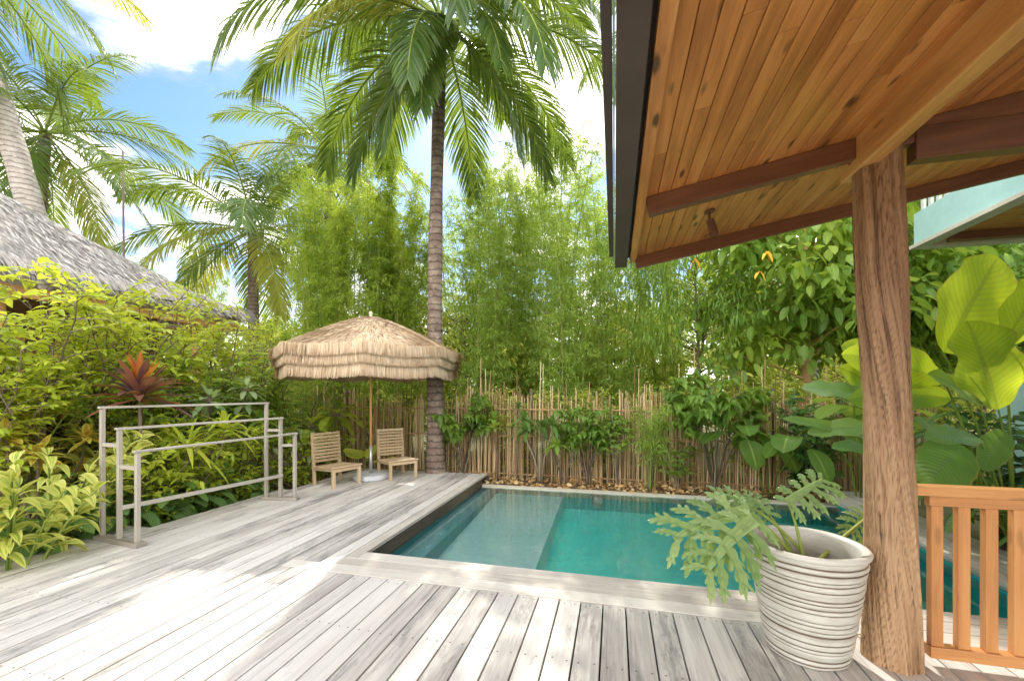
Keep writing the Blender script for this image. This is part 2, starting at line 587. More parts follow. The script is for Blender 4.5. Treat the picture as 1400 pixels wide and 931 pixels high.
M['croton'] = mat_leaf('croton_leaf', (.22, .05, .03), (.5, .22, .05), (.72, .6, .1), tr=(.95, .55, .08), tmix=.4, rough=.3, pattern='margin', pc=(.75, .66, .12))
M['pale'] = mat_leaf('pale_silver_leaf', (.2, .34, .14), (.42, .55, .28), (.68, .74, .48), tr=(.7, .85, .3), tmix=.4, rough=.35)
M['phil'] = mat_leaf('philodendron_leaf', (.1, .2, .07), (.24, .37, .15), (.42, .54, .25), tr=(.5, .72, .1), tmix=.3, rough=.24, spec=.65)
# stems and bark
M['bark'] = mat_strand('grey_brown_bark', (.1, .075, .05), (.2, .15, .11), (.34, .28, .22), s=(6, 6, 2))
M['greenstem'] = mat_strand('green_stem', (.1, .16, .03), (.2, .28, .05), (.35, .4, .1))
M['culm'] = mat_strand('bamboo_culm', (.08, .14, .035), (.18, .24, .06), (.4, .36, .14))
M['cane'] = mat_strand('dry_cane', (.24, .13, .06), (.54, .36, .18), (.8, .64, .4), s=(8, 8, 1))
M['straw'] = mat_strand('straw', (.34, .23, .14), (.68, .53, .37), (.88, .77, .61), tr=(.8, .58, .3), tmix=.22)
M['straw_in'] = mat_plain('straw_lining', (.42, .25, .1), (.6, .38, .17), .9)
# timber
M['deck'] = mat_wood('weathered_deck_board', (.3, .27, .245), (.66, .62, .575), (.82, .79, .745), rough=.75, grain=30, stain=.65, tintamt=.35, stainc=(.12, .125, .125), bump=.5)
M['trim'] = mat_wood('pale_trim_board', (.38, .33, .28), (.62, .57, .51), (.76, .72, .66), rough=.75, grain=30, stain=.4, stainc=(.2, .18, .16), bump=.4)
M['greytimber'] = mat_wood('grey_timber', (.2, .17, .14), (.42, .38, .32), (.58, .54, .48), rough=.8, grain=40)
M['ceiling'] = mat_wood('varnished_ceiling_board', (.26, .075, .016), (.7, .28, .075), (.95, .52, .19), rough=.3, grain=15, knots=.9, bump=.3, coat=.35, tintamt=.32)
M['beam'] = mat_wood('varnished_beam', (.34, .13, .035), (.72, .36, .11), (.88, .55, .22), rough=.38, grain=12, knots=.8, coat=.3, stain=.75, stainc=(.1, .05, .025))
M['darkbeam'] = mat_wood('dark_red_beam', (.1, .04, .022), (.22, .09, .05), (.36, .16, .09), rough=.4, grain=16, coat=.3)
M['rail'] = mat_wood('orange_rail', (.36, .14, .05), (.62, .29, .1), (.78, .44, .18), rough=.45, grain=24, knots=.35, coat=.2)
M['chair'] = mat_wood('pale_teak', (.38, .27, .15), (.56, .42, .26), (.7, .56, .38), rough=.65, grain=30)
M['pole'] = mat_wood('umbrella_pole_wood', (.5, .24, .08), (.68, .36, .14), (.76, .46, .2), rough=.5, grain=30)
M['fascia'] = mat_plain('painted_fascia', (.085, .06, .05), (.12, .085, .07), .55, s=3, bump=.05)
M['skirt'] = mat_wood('damp_skirt_timber', (.06, .045, .03), (.16, .12, .075), (.3, .23, .14), grain=12, stain=.6)
M['metal'] = mat_plain('galvanised_metal', (.4, .42, .44), (.6, .62, .64), .35, metal=.6)
M['bronze'] = mat_plain('bronze_lamp', (.16, .07, .04), (.24, .11, .07), .45, metal=.3)
M['tanbark'] = mat_strand('tan_bark', (.4, .22, .1), (.62, .38, .2), (.75, .52, .3), s=(4, 4, 2))
M['concrete'] = mat_plain('pale_concrete', (.5, .52, .54), (.66, .68, .7), .85, s=12)
M['teal'] = mat_plain('teal_render', (.42, .68, .66), (.5, .76, .73), .85, s=9, bump=.2)
M['white'] = mat_plain('white_paint', (.68, .68, .66), (.8, .8, .78), .6)
M['cream'] = mat_plain('cream_trim', (.6, .55, .45), (.72, .67, .56), .7)
M['soil'] = mat_plain('garden_soil', (.1, .065, .04), (.22, .15, .09), .95, s=8, bump=.6)
M['ground'] = mat_plain('ground_earth', (.12, .13, .05), (.24, .2, .1), .95, s=3, bump=.6)
M['litter'] = mat_strand('dry_leaf_litter', (.4, .22, .08), (.75, .5, .22), (.9, .76, .45), tr=(.8, .45, .15), tmix=.3)
M['coconut'] = mat_plain('green_coconut', (.2, .3, .05), (.34, .4, .08), .4, s=3)
M['orange'] = mat_plain('orange_blossom', (.85, .35, .03), (.95, .55, .06), .6)


def mat_palmbark(name, c0, c1, c2):
    m, nt, nd, lk = new_mat(name)
    tc = N_(nd, 'ShaderNodeTexCoord')
    ob = tc.outputs['Object']
    n1 = noise_(nd, lk, ob, (1, 1, 1), s=5, detail=8, rough=.75)
    n2 = noise_(nd, lk, ob, (3, 3, 9), s=2, detail=5)
    sx = N_(nd, 'ShaderNodeSeparateXYZ')
    lk.new(ob, sx.inputs[0])
    w = math_(nd, lk, 'SINE', math_(nd, lk, 'ADD', math_(nd, lk, 'MULTIPLY', sx.outputs[2], 52.0), math_(nd, lk, 'MULTIPLY', n1, 9.0)))
    ring = ramp(nd, lk, w, [(.55, (0, 0, 0)), (.95, (1, 1, 1))])
    col = ramp(nd, lk, n1, [(.32, c0), (.5, c1), (.68, c2)])
    col = mixc(nd, lk, math_(nd, lk, 'MULTIPLY', ring, .55), col, tuple(k * .4 for k in c0))
    h = math_(nd, lk, 'SUBTRACT', n2, math_(nd, lk, 'MULTIPLY', ring, .6))
    return finish(m, nd, lk, col, .9, bump_(nd, lk, h, .6, .02), spec=.15)


M['palmbark'] = mat_palmbark('palm_bark', (.12, .085, .07), (.24, .18, .145), (.4, .33, .27))
M['palmbark_pale'] = mat_palmbark('palm_bark_pale', (.3, .25, .22), (.48, .42, .37), (.62, .57, .52))


def mat_thatch():
    m, nt, nd, lk = new_mat('grey_thatch')
    tc = N_(nd, 'ShaderNodeTexCoord')
    n1 = noise_(nd, lk, tc.outputs['UV'], (1.6, 20, 1), s=1.5, detail=9, rough=.85, dist=.8)
    n2 = noise_(nd, lk, tc.outputs['Object'], (1, 1, 1), s=.9, detail=4)
    f = math_(nd, lk, 'ADD', math_(nd, lk, 'MULTIPLY', n1, .75), math_(nd, lk, 'MULTIPLY', n2, .3))
    col = ramp(nd, lk, f, [(.34, (.26, .235, .21)), (.5, (.6, .56, .52)), (.68, (.84, .8, .76))])
    return finish(m, nd, lk, col, .95, bump_(nd, lk, n1, 1.0, .09), spec=.1)


M['thatch'] = mat_thatch()


def mat_post():
    m, nt, nd, lk = new_mat('gnarled_post_wood')
    tc = N_(nd, 'ShaderNodeTexCoord')
    a = N_(nd, 'ShaderNodeAttribute', attribute_name='tint').outputs['Fac']
    g1 = noise_(nd, lk, tc.outputs['UV'], (.9, 55, 1), s=1.0, detail=6, rough=.7, dist=1.6)
    g2 = noise_(nd, lk, tc.outputs['UV'], (1.4, 9, 1), s=1.0, detail=4, dist=.8)
    sx = N_(nd, 'ShaderNodeSeparateXYZ')
    lk.new(tc.outputs['Object'], sx.inputs[0])
    f = math_(nd, lk, 'ADD', math_(nd, lk, 'MULTIPLY', g1, .45), math_(nd, lk, 'MULTIPLY', a, .6))
    f = math_(nd, lk, 'ADD', f, math_(nd, lk, 'MULTIPLY', math_(nd, lk, 'SUBTRACT', g2, .5), .4), clamp=True)
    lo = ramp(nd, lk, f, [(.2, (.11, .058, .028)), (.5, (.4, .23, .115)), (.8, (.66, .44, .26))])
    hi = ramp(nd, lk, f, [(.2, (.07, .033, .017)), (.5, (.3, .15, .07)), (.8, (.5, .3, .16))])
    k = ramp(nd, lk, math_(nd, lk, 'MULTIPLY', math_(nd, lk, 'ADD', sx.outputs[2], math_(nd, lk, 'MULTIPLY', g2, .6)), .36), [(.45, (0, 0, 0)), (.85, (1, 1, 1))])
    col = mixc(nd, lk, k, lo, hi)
    g3 = noise_(nd, lk, tc.outputs['UV'], (1.5, 34, 1), s=1.0, detail=3, rough=.5, dist=.5, loc=(3, 7, 0))
    crack = ramp(nd, lk, g3, [(.31, (1, 1, 1)), (.4, (0, 0, 0))])
    col = mixc(nd, lk, math_(nd, lk, 'MULTIPLY', crack, .75), col, (.06, .033, .018))
    hh = math_(nd, lk, 'SUBTRACT', math_(nd, lk, 'MULTIPLY', g1, .6), crack)
    return finish(m, nd, lk, col, .45, bump_(nd, lk, hh, .7, .012), spec=.5)


M['post'] = mat_post()


def mat_pot():
    m, nt, nd, lk = new_mat('glazed_pot')
    tc = N_(nd, 'ShaderNodeTexCoord')
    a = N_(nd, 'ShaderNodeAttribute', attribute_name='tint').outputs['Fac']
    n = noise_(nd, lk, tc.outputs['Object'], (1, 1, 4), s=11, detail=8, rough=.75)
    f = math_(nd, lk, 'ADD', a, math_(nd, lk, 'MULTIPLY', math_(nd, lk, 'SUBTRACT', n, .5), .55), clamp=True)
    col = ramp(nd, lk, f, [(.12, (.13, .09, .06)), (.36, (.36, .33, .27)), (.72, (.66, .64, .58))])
    return finish(m, nd, lk, col, .32, bump_(nd, lk, n, .15, .006), spec=.5)


M['pot'] = mat_pot()


def mat_pool(name, c0, c1, s=30.0):
    m, nt, nd, lk = new_mat(name)
    tc = N_(nd, 'ShaderNodeTexCoord')
    n = noise_(nd, lk, tc.outputs['Object'], s=.8, detail=2)
    br = N_(nd, 'ShaderNodeTexBrick')
    br.offset = 0
    br.inputs['Scale'].default_value = s
    br.inputs['Mortar Size'].default_value = .02
    br.inputs['Brick Width'].default_value = .6
    br.inputs['Row Height'].default_value = .6
    br.inputs['Color1'].default_value = (1, 1, 1, 1)
    br.inputs['Color2'].default_value = (.9, .92, .92, 1)
    br.inputs['Mortar'].default_value = (.9, .93, .93, 1)
    lk.new(tc.outputs['Object'], br.inputs['Vector'])
    col = ramp(nd, lk, n, [(.3, c0), (.7, c1)])
    col = mixc(nd, lk, 1.0, col, br.outputs[0], 'MULTIPLY')
    return finish(m, nd, lk, col, .6)


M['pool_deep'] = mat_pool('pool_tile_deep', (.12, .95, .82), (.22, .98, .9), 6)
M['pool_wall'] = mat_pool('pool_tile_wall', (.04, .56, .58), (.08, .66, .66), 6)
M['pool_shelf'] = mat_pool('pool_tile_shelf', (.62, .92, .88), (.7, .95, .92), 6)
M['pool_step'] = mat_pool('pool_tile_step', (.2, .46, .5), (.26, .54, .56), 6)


def mat_water():
    m, nt, nd, lk = new_mat('pool_water')
    tc = N_(nd, 'ShaderNodeTexCoord')
    n1 = noise_(nd, lk, tc.outputs['Object'], (1, 1, 1), s=5.0, detail=3, dist=.6)
    n2 = noise_(nd, lk, tc.outputs['Object'], (1, 1, 1), s=1.3, detail=2)
    h = math_(nd, lk, 'ADD', math_(nd, lk, 'MULTIPLY', n1, .5), n2)
    bp = bump_(nd, lk, h, .2, .035)
    fr = N_(nd, 'ShaderNodeFresnel')
    fr.inputs['IOR'].default_value = 1.33
    lk.new(bp, fr.inputs['Normal'])
    gl = N_(nd, 'ShaderNodeBsdfGlossy')
    gl.inputs['Roughness'].default_value = .015
    lk.new(bp, gl.inputs['Normal'])
    tp = N_(nd, 'ShaderNodeBsdfTransparent')
    tp.inputs[0].default_value = (.88, .99, .98, 1)
    mx = N_(nd, 'ShaderNodeMixShader')
    lk.new(math_(nd, lk, 'MULTIPLY_ADD', fr.outputs[0], 2.1, .015, clamp=True), mx.inputs[0])
    lk.new(tp.outputs[0], mx.inputs[1])
    lk.new(gl.outputs[0], mx.inputs[2])
    o = N_(nd, 'ShaderNodeOutputMaterial')
    lk.new(mx.outputs[0], o.inputs[0])
    return m


M['water'] = mat_water()

# ------------------------------------------------------------------ world, sun, camera
SUN_EL, SUN_AZ = 44.0, 0.0          # azimuth from +Y towards +X
w = bpy.data.worlds.new("World")
scene.world = w
w.use_nodes = True
nd, lk = w.node_tree.nodes, w.node_tree.links
nd.clear()
sky = N_(nd, 'ShaderNodeTexSky')
sky.sky_type = 'NISHITA'
sky.sun_disc = False
sky.sun_elevation = R(SUN_EL)
sky.sun_rotation = R(SUN_AZ)
sky.air_density = 1.0
sky.dust_density = .6
tc = N_(nd, 'ShaderNodeTexCoord')
sx = N_(nd, 'ShaderNodeSeparateXYZ')
lk.new(tc.outputs['Generated'], sx.inputs[0])
zz = math_(nd, lk, 'ADD', math_(nd, lk, 'MAXIMUM', sx.outputs[2], 0.0), .22)
cb = N_(nd, 'ShaderNodeCombineXYZ')
lk.new(math_(nd, lk, 'DIVIDE', sx.outputs[0], zz), cb.inputs[0])
lk.new(math_(nd, lk, 'DIVIDE', sx.outputs[1], zz), cb.inputs[1])
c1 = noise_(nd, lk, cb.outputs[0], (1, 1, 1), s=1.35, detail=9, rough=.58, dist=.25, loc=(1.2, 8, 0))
c1 = math_(nd, lk, 'ADD', c1, math_(nd, lk, 'MULTIPLY', math_(nd, lk, 'MAXIMUM', math_(nd, lk, 'MULTIPLY', sx.outputs[1], -1.0), 0.0), .25))  # extra unseen cloud cover behind the camera, added as fill light
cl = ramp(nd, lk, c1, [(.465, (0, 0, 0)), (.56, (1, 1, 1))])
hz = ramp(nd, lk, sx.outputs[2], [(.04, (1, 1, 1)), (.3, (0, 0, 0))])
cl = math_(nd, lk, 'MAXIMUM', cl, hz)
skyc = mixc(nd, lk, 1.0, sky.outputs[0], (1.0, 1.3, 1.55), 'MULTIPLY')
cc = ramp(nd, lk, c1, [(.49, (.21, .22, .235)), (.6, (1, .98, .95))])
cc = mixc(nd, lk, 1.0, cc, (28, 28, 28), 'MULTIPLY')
cc = mixc(nd, lk, hz, cc, (26, 25.6, 25))
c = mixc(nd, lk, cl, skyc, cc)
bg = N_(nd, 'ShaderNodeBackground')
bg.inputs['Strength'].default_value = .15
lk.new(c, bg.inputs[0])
wo = N_(nd, 'ShaderNodeOutputWorld')
lk.new(bg.outputs[0], wo.inputs[0])

sl = bpy.data.lights.new('sun', 'SUN')
sl.energy = 5.0
sl.angle = R(.53)
sl.color = (1.0, .95, .86)
so = bpy.data.objects.new('sun', sl)
COL.objects.link(so)
sd = Vector((math.sin(R(SUN_AZ)) * math.cos(R(SUN_EL)), math.cos(R(SUN_AZ)) * math.cos(R(SUN_EL)), math.sin(R(SUN_EL))))
so.rotation_euler = sd.to_track_quat('Z', 'Y').to_euler()
so.location = tuple(sd * 30)

cam = bpy.data.cameras.new('camera')
cam.sensor_width = 36
cam.lens = FPX / 1400 * 36
cam.shift_y = 69.5 / 1400
cam.clip_end = 2000
cam.clip_start = .05
co = bpy.data.objects.new('camera', cam)
co.location = (0, 0, EYE)
co.rotation_euler = (R(90), 0, 0)
COL.objects.link(co)
scene.camera = co
scene.view_settings.view_transform = 'Standard'
scene.view_settings.look = 'None'
scene.view_settings.exposure = 0
scene.cycles.use_denoising = True
scene.cycles.use_adaptive_sampling = True
scene.cycles.adaptive_threshold = .02
scene.cycles.max_bounces = 6
scene.cycles.diffuse_bounces = 3
scene.cycles.transparent_max_bounces = 8
scene.cycles.caustics_reflective = False
scene.cycles.caustics_refractive = False
scene.cycles.sample_clamp_indirect = 6

# ================================================================== SETTING
U0, U1 = 3.35, 6.68      # pool near / far
VL, VR = -2.18, 3.0      # pool left / right
WZ = -.15

# ground sheet with the pool cut out
g = Geo()
big = 400.0
us = [-big, U0 - .06, U1 + .06, big]
vs = [-big, VL - .06, VR + .06, big]
for i in range(3):
    for j in range(3):
        if i == 1 and j == 1:
            continue
        g.add([P(us[i], vs[j], -.3), P(us[i], vs[j + 1], -.3), P(us[i + 1], vs[j + 1], -.3), P(us[i + 1], vs[j], -.3)], [[3, 2, 1, 0]])
tag(g.build('ground', M['ground']), kind='structure')


# --- deck
def in_seg(v):
    return v


g = Geo()
bw, gap, th = .148, .009, .032
v = -5.25
k = 0
while v < 6.2:
    vc = v + (bw - gap) / 2
    hb = (bw - gap) / 2
    tint = random.random()
    if v > .4 and random.random() < .35:
        tint = random.random() * .25
    if v + bw < VL + .01:
        left_trim = -5.1 + .0
        u_end = 7.0 + random.uniform(-.01, .01)
        u_st = -2.5
        if v < -4.95:
            u_end = 3.4
        elif v < -4.8:
            u_end = 5.2
        # boards made of butted lengths
        cuts = [u_st]
        x = u_st + random.uniform(1.2, 4.0)
        while x < u_end - .8:
            cuts.append(x)
            x += random.uniform(2.6, 4.4)
        cuts.append(u_end)
        if vc > -2.66:
            cuts = [2.93, u_end] if False else cuts
        for a, b in zip(cuts[:-1], cuts[1:]):
            weldbox(g, P((a + b) / 2, vc, -th / 2), DU * ((b - a) / 2 - .0015), DV * hb, DZ * th / 2, tint=min(1, max(0, tint + random.uniform(-.15, .15))))
    else:
        if v < VL:
            vc = (v + VL) / 2
            hb = (VL - v) / 2 - gap / 2
            weldbox(g, P((-2.5 + 2.91) / 2, v + (bw - gap) / 2, -th / 2), DU * (5.41 / 2), DV * (bw - gap) / 2, DZ * th / 2, tint=tint)
        else:
            b = 2.91
            for a2, b2 in ((-2.5, -.2 + random.uniform(-.8, .8)), (None, b)):
                if a2 is None:
                    a2 = last
                last = b2
                weldbox(g, P((a2 + b2) / 2, vc, -th / 2), DU * ((b2 - a2) / 2 - .0015), DV * hb, DZ * th / 2, tint=tint)
    v += bw
deck_boards = g.build('deck', M['deck'], bevel=.004)
tag(deck_boards, kind='structure')

g = Geo()
hexa = np.array([[math.cos(a_), math.sin(a_), 0] for a_ in np.linspace(0, 2 * np.pi, 7)[:-1]])
v = -5.25
while v < 6.2:
    for u in (2.86, 2.25, 1.65, 1.05, .45) if v > VL - .05 else (6.9, 6.3, 5.7, 5.1, 4.5, 3.9, 3.3, 2.7, 2.1, 1.5, .9):
        if v < -4.8 and u > 5.1:
            continue
        for dv_ in (.035, .107):
            c_ = P(u + random.gauss(0, .006), v + dv_ + random.gauss(0, .004), .0012)
            g.add([c_] + [c_ + h_ * .0055 for h_ in hexa], None, [[0, 1 + k_, 1 + (k_ + 1) % 6] for k_ in range(6)])
    v += bw
tag(g.build('deck_screws', M['fascia']), kind='structure')

# trim boards along the pool's near edge and the fascia below
g = Geo()
weldbox(g, P(2.985, (VL - .52 + 6.2) / 2, -.014), DU * .068, DV * ((6.2 - VL + .52) / 2), DZ * .016, tint=.95)
weldbox(g, P(3.128, (VL - .13 + 6.2) / 2, -.014), DU * .07, DV * ((6.2 - VL + .13) / 2), DZ * .016, tint=.3)
weldbox(g, P(3.275, (VL - .0 + 6.2) / 2, -.014), DU * .072, DV * ((6.2 - VL) / 2), DZ * .016, tint=.5)
weldbox(g, P((3.2 + 7.03) / 2, VL - .045, -.012), DU * (7.03 - 3.2) / 2, DV * .055, DZ * .018, tint=.4)
tag(g.build('deck_trim', M['trim'], bevel=.004), kind='structure')
g = Geo()
weldbox(g, P(5.015, VL + .012, -.098), DU * 1.66, DV * .01, DZ * .062, tint=.1)
weldbox(g, P(3.362, .41, -.098), DV * 2.57, DU * .01, DZ * .062, tint=.1)
weldbox(g, P(7.03, -3.65, -.15), DV * 1.5, DU * .012, DZ * .12, tint=.1)
tag(g.build('deck_skirt', M['skirt']), kind='structure')
# added dark sheets that stand in for the shade below the board gaps
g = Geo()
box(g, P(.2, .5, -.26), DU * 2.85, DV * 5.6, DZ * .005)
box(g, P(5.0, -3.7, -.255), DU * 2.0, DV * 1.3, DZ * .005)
tag(g.build('deck_gap_shade', M['soil']), kind='structure')

# right hand coping platform
g = Geo()
for i in range(4):
    weldbox(g, P(5.2, 2.93 + i * .15, -.015), DU * 1.85, DV * .071, DZ * .016)
tag(g.build('right_coping', M['trim'], bevel=.004), kind='structure')
g = Geo()
box(g, P(5.2, 3.22, -.17), DU * 1.8, DV * .2, DZ * .135)
tag(g.build('coping_base', M['white']), kind='structure')

# --- pool shell
DEEP = -.9


def quad(g, a, b, c, d, tint=.5):
    g.add([a, b, c, d], [[0, 1, 2, 3]], tint=tint)


g = Geo()
quad(g, P(U0, -.8, DEEP + .04), P(U0, VR, DEEP + .04), P(U1, VR, -.42), P(U1, -.8, -.42))
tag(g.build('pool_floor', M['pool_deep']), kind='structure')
g = Geo()
zt = -.135
box(g, P((U0 + U1) / 2, VR + .03, (DEEP + zt) / 2), DU * ((U1 - U0) / 2 + .06), DV * .03, DZ * (zt - DEEP) / 2)
box(g, P((U0 + U1) / 2, VL - .03, (DEEP + zt) / 2), DU * ((U1 - U0) / 2 + .06), DV * .03, DZ * (zt - DEEP) / 2)
box(g, P(U0 - .03, (VL + VR) / 2, (DEEP + zt) / 2), DV * ((VR - VL) / 2), DU * .03, DZ * (zt - DEEP) / 2)
box(g, P(U1 + .03, (VL + VR) / 2, (DEEP - .165) / 2), DV * ((VR - VL) / 2), DU * .03, DZ * (-.165 - DEEP) / 2)
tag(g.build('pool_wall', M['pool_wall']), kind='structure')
g = Geo()
def slab(g, v0, v1, zn, zf):
    a, b, c, d = P(U0 + .002, v0, zn), P(U0 + .002, v1, zn), P(U1 - .002, v1, zf), P(U1 - .002, v0, zf)
    lo = DZ * 1.0
    g.add([a, b, c, d, a - lo, b - lo, c - lo, d - lo], [[0, 3, 2, 1], [1, 2, 6, 5], [0, 4, 7, 3], [0, 1, 5, 4]])


slab(g, -1.9, -.8, -.46, -.24)
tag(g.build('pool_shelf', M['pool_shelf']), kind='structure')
g = Geo()
slab(g, VL + .002, -1.9, -.26, -.19)
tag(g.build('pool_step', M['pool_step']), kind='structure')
g = Geo()
quad(g, P(U0, VL, WZ), P(U0, VR, WZ), P(U1, VR, WZ), P(U1, VL, WZ))
tag(g.build('water', M['water']), kind='structure')
# far ledge of earth with a thin stone lip
g = Geo()
box(g, P(U1 + .075, .4, -.185), DU * .079, DV * 2.6, DZ * .05)
tag(g.build('pool_lip', M['cream']), kind='structure')
g = Geo()
box(g, P(7.1, .5, -.235), DU * .34, DV * 3.2, DZ * .06)
tag(g.build('planting_bed', M['soil']), kind='structure')
g = Geo()
n = 650
p = np.array([P(a, b, -.165 + c) for a, b, c in zip(RNG.uniform(6.84, 7.5, n), RNG.uniform(-2.4, 3.2, n), np.abs(RNG.normal(0, .035, n)))])
add_leaves(g, p, rand_dir(n, -.2, .5), RNG.uniform(.05, .14, n), RNG.uniform(.03, .06, n), RNG.random(n), bend=.2, fold=.5, nt=3, up=rand_dir(n, .2, 1))
tag(g.build('leaf_litter', M['litter']), 'dry orange leaf litter along the foot of the cane fence', 'leaf litter', kind='stuff')
# litter/soil on garden left
g = Geo()
n = 1400
p = np.array([P(a, b, -.29 + c) for a, b, c in zip(RNG.uniform(0, 7.2, n), RNG.uniform(-7.5, -5.2, n), np.abs(RNG.normal(0, .03, n)))])
add_leaves(g, p, rand_dir(n, -.2, .5), RNG.uniform(.06, .16, n), RNG.uniform(.03, .07, n), RNG.random(n), bend=.2, fold=.5, nt=3, up=rand_dir(n, .2, 1))
tag(g.build('garden_litter', M['litter']), 'dry fallen leaves on the soil of the left garden bed', 'leaf litter', kind='stuff')

# pool lights
for (px, lab) in ((817, 'round pale underwater lamp on the far pool wall left of centre'), (1103, 'round pale underwater lamp on the far pool wall near the right corner')):
    r = (px - CX) / FPX
    Y = U1 / (r * SA + CA)
    c = np.array([r * Y, Y, -.27]) - DU * .012
    t = thing('pool_light', lab, 'pool light', c)
    g = Geo()
    th_ = np.linspace(0, 2 * np.pi, 25)[:-1]
    pts = [c + DV * .075 * math.cos(a) + DZ * .075 * math.sin(a) for a in th_]
    f = [p_ - DU * .02 for p_ in [c + (q - c) * .85 for q in pts]]
    g.add(pts + f + [c - DU * .028], [[i, (i + 1) % 24, 24 + (i + 1) % 24, 24 + i] for i in range(24)], [[24 + i, 24 + (i + 1) % 24, 48] for i in range(24)])
    g.build('lens', M['white'], t, smooth=True)
    g = Geo()
    tube(g, [c + DV * .085 * math.cos(a) + DZ * .085 * math.sin(a) - DU * .01 for a in np.linspace(0, 2 * np.pi, 25)], .01, 6)
    g.build('trim_ring', M['metal'], t, smooth=True)

# ================================================================== PAVILION (roof, post, rail)
SL = .185
RV0, RU1 = .18, 3.9


def cz(v):
    return 2.63 + SL * (v - RV0)


RIDGE = 4.6
base = P(2.69, 1.49, 0)
pav = thing('timber_pavilion', 'varnished timber pavilion roof with boarded ceiling over the right side of the deck', 'pavilion', base)
NR = nrm(DZ - SL * DV)           # roof normal
SV = nrm(DV + SL * DZ)           # along slope
g = Geo()
bw2 = .0745
v = RV0
while v < RIDGE:
    cuts = [-3.0]
    x = -3 + random.uniform(.8, 3)
    while x < RU1 - .7:
        cuts.append(x)
        x += random.uniform(1.6, 3.4)
    cuts.append(RU1 - .03)
    tb = random.random()
    for a, b in zip(cuts[:-1], cuts[1:]):
        tt = min(1, max(0, tb * .6 + random.random() * .4))
        c = P((a + b) / 2, v + bw2 / 2, cz(v + bw2 / 2) + .012)
        weldbox(g, c, DU * ((b - a) / 2 - .0012), SV * (bw2 / 2 - .0012), NR * .01, tint=tt)
    v += bw2
ceil_o = g.build('ceiling_lining', M['ceiling'], pav, bevel=.003)
# roof covering above
g = Geo()
box(g, (P(.45, (RV0 - .1 + RIDGE) / 2, cz((RV0 - .1 + RIDGE) / 2) + .075)), DU * 3.5, SV * ((RIDGE - RV0 + .12) / 2 * math.sqrt(1 + SL * SL)), NR * .03)
SV2 = nrm(DV - SL * DZ)
NR2 = nrm(DZ + SL * DV)
box(g, (P(.45, RIDGE + 2.4, cz(RIDGE) - SL * 2.4 + .075)), DU * 3.5, SV2 * 2.4 * math.sqrt(1 + SL * SL), NR2 * .03)
g.build('roof_covering', M['fascia'], pav)
# rafters under the boards
for (u, nm, mt, hh, ww, va, vb) in ((2.69, 'rafter', 'darkbeam', .11, .06, RV0 + .02, RIDGE), (RU1 - .06, 'rake_board', 'darkbeam', .1, .035, RV0 + .0, RIDGE), (.6, 'rafter', 'darkbeam', .11, .06, 1.5, RIDGE)):
    g = Geo()
    a, b = P(u, va, cz(va) - hh / 2), P(u, vb, cz(vb) - hh / 2)
    weldbox(g, (a + b) / 2, (b - a) / 2, DU * ww / 2, NR * hh / 2, tint=.5 if nm == 'rafter' else .9)
    g.build(nm, M[mt], pav, bevel=.004)
# plate beam over the post, running toward the camera
g = Geo()
weldbox(g, P(.0, 1.325, 2.755), DU * 2.83, DV * .042, DZ * .095, tint=.6)
pb = g.build('plate_beam', M['beam'], pav, bevel=.008)
for du, dz in ((2.72, 2.80), (2.72, 2.73)):
    g = Geo()
    tube(g, [P(du, 1.284, dz), P(du, 1.277, dz)], .012, 10)
    g.build('bolt', M['bronze'], pb, world=False).location = (0, 0, 0)
for o in pb.children:
    o.location = tuple(-np.array(pav.location))
# tie beam to the right
g = Geo()
weldbox(g, P(2.69, 3.1, 2.765), DV * 1.55, DU * .04, DZ * .085, tint=.2)
g.build('tie_beam', M['darkbeam'], pav, bevel=.005)
# eave timber, dark fascia, outer fascia
g = Geo()
weldbox(g, P(.44, RV0 - .02, cz(RV0) + .005), DU * 3.47, DV * .028, DZ * .03, tint=.55)
g.build('eave_timber', M['ceiling'], pav, bevel=.003)
g = Geo()
weldbox(g, P(.46, .058, 2.66), DU * 3.5, DV * .052, DZ * .075, tint=.5)
g.build('fascia', M['fascia'], pav, bevel=.003)
g = Geo()
weldbox(g, P(.35, -.026, 2.71), DU * 3.45, DV * .018, DZ * .07, tint=.5)
g.build('outer_fascia', M['fascia'], pav, bevel=.003)
g = Geo()
weldbox(g, P(.35, -.002, 2.675), DU * 3.44, DV * .0035, DZ * .055, tint=.5)  # pale strip that draws the highlight in the gap between the fascias
g.build('gap_highlight', M['metal'], pav)

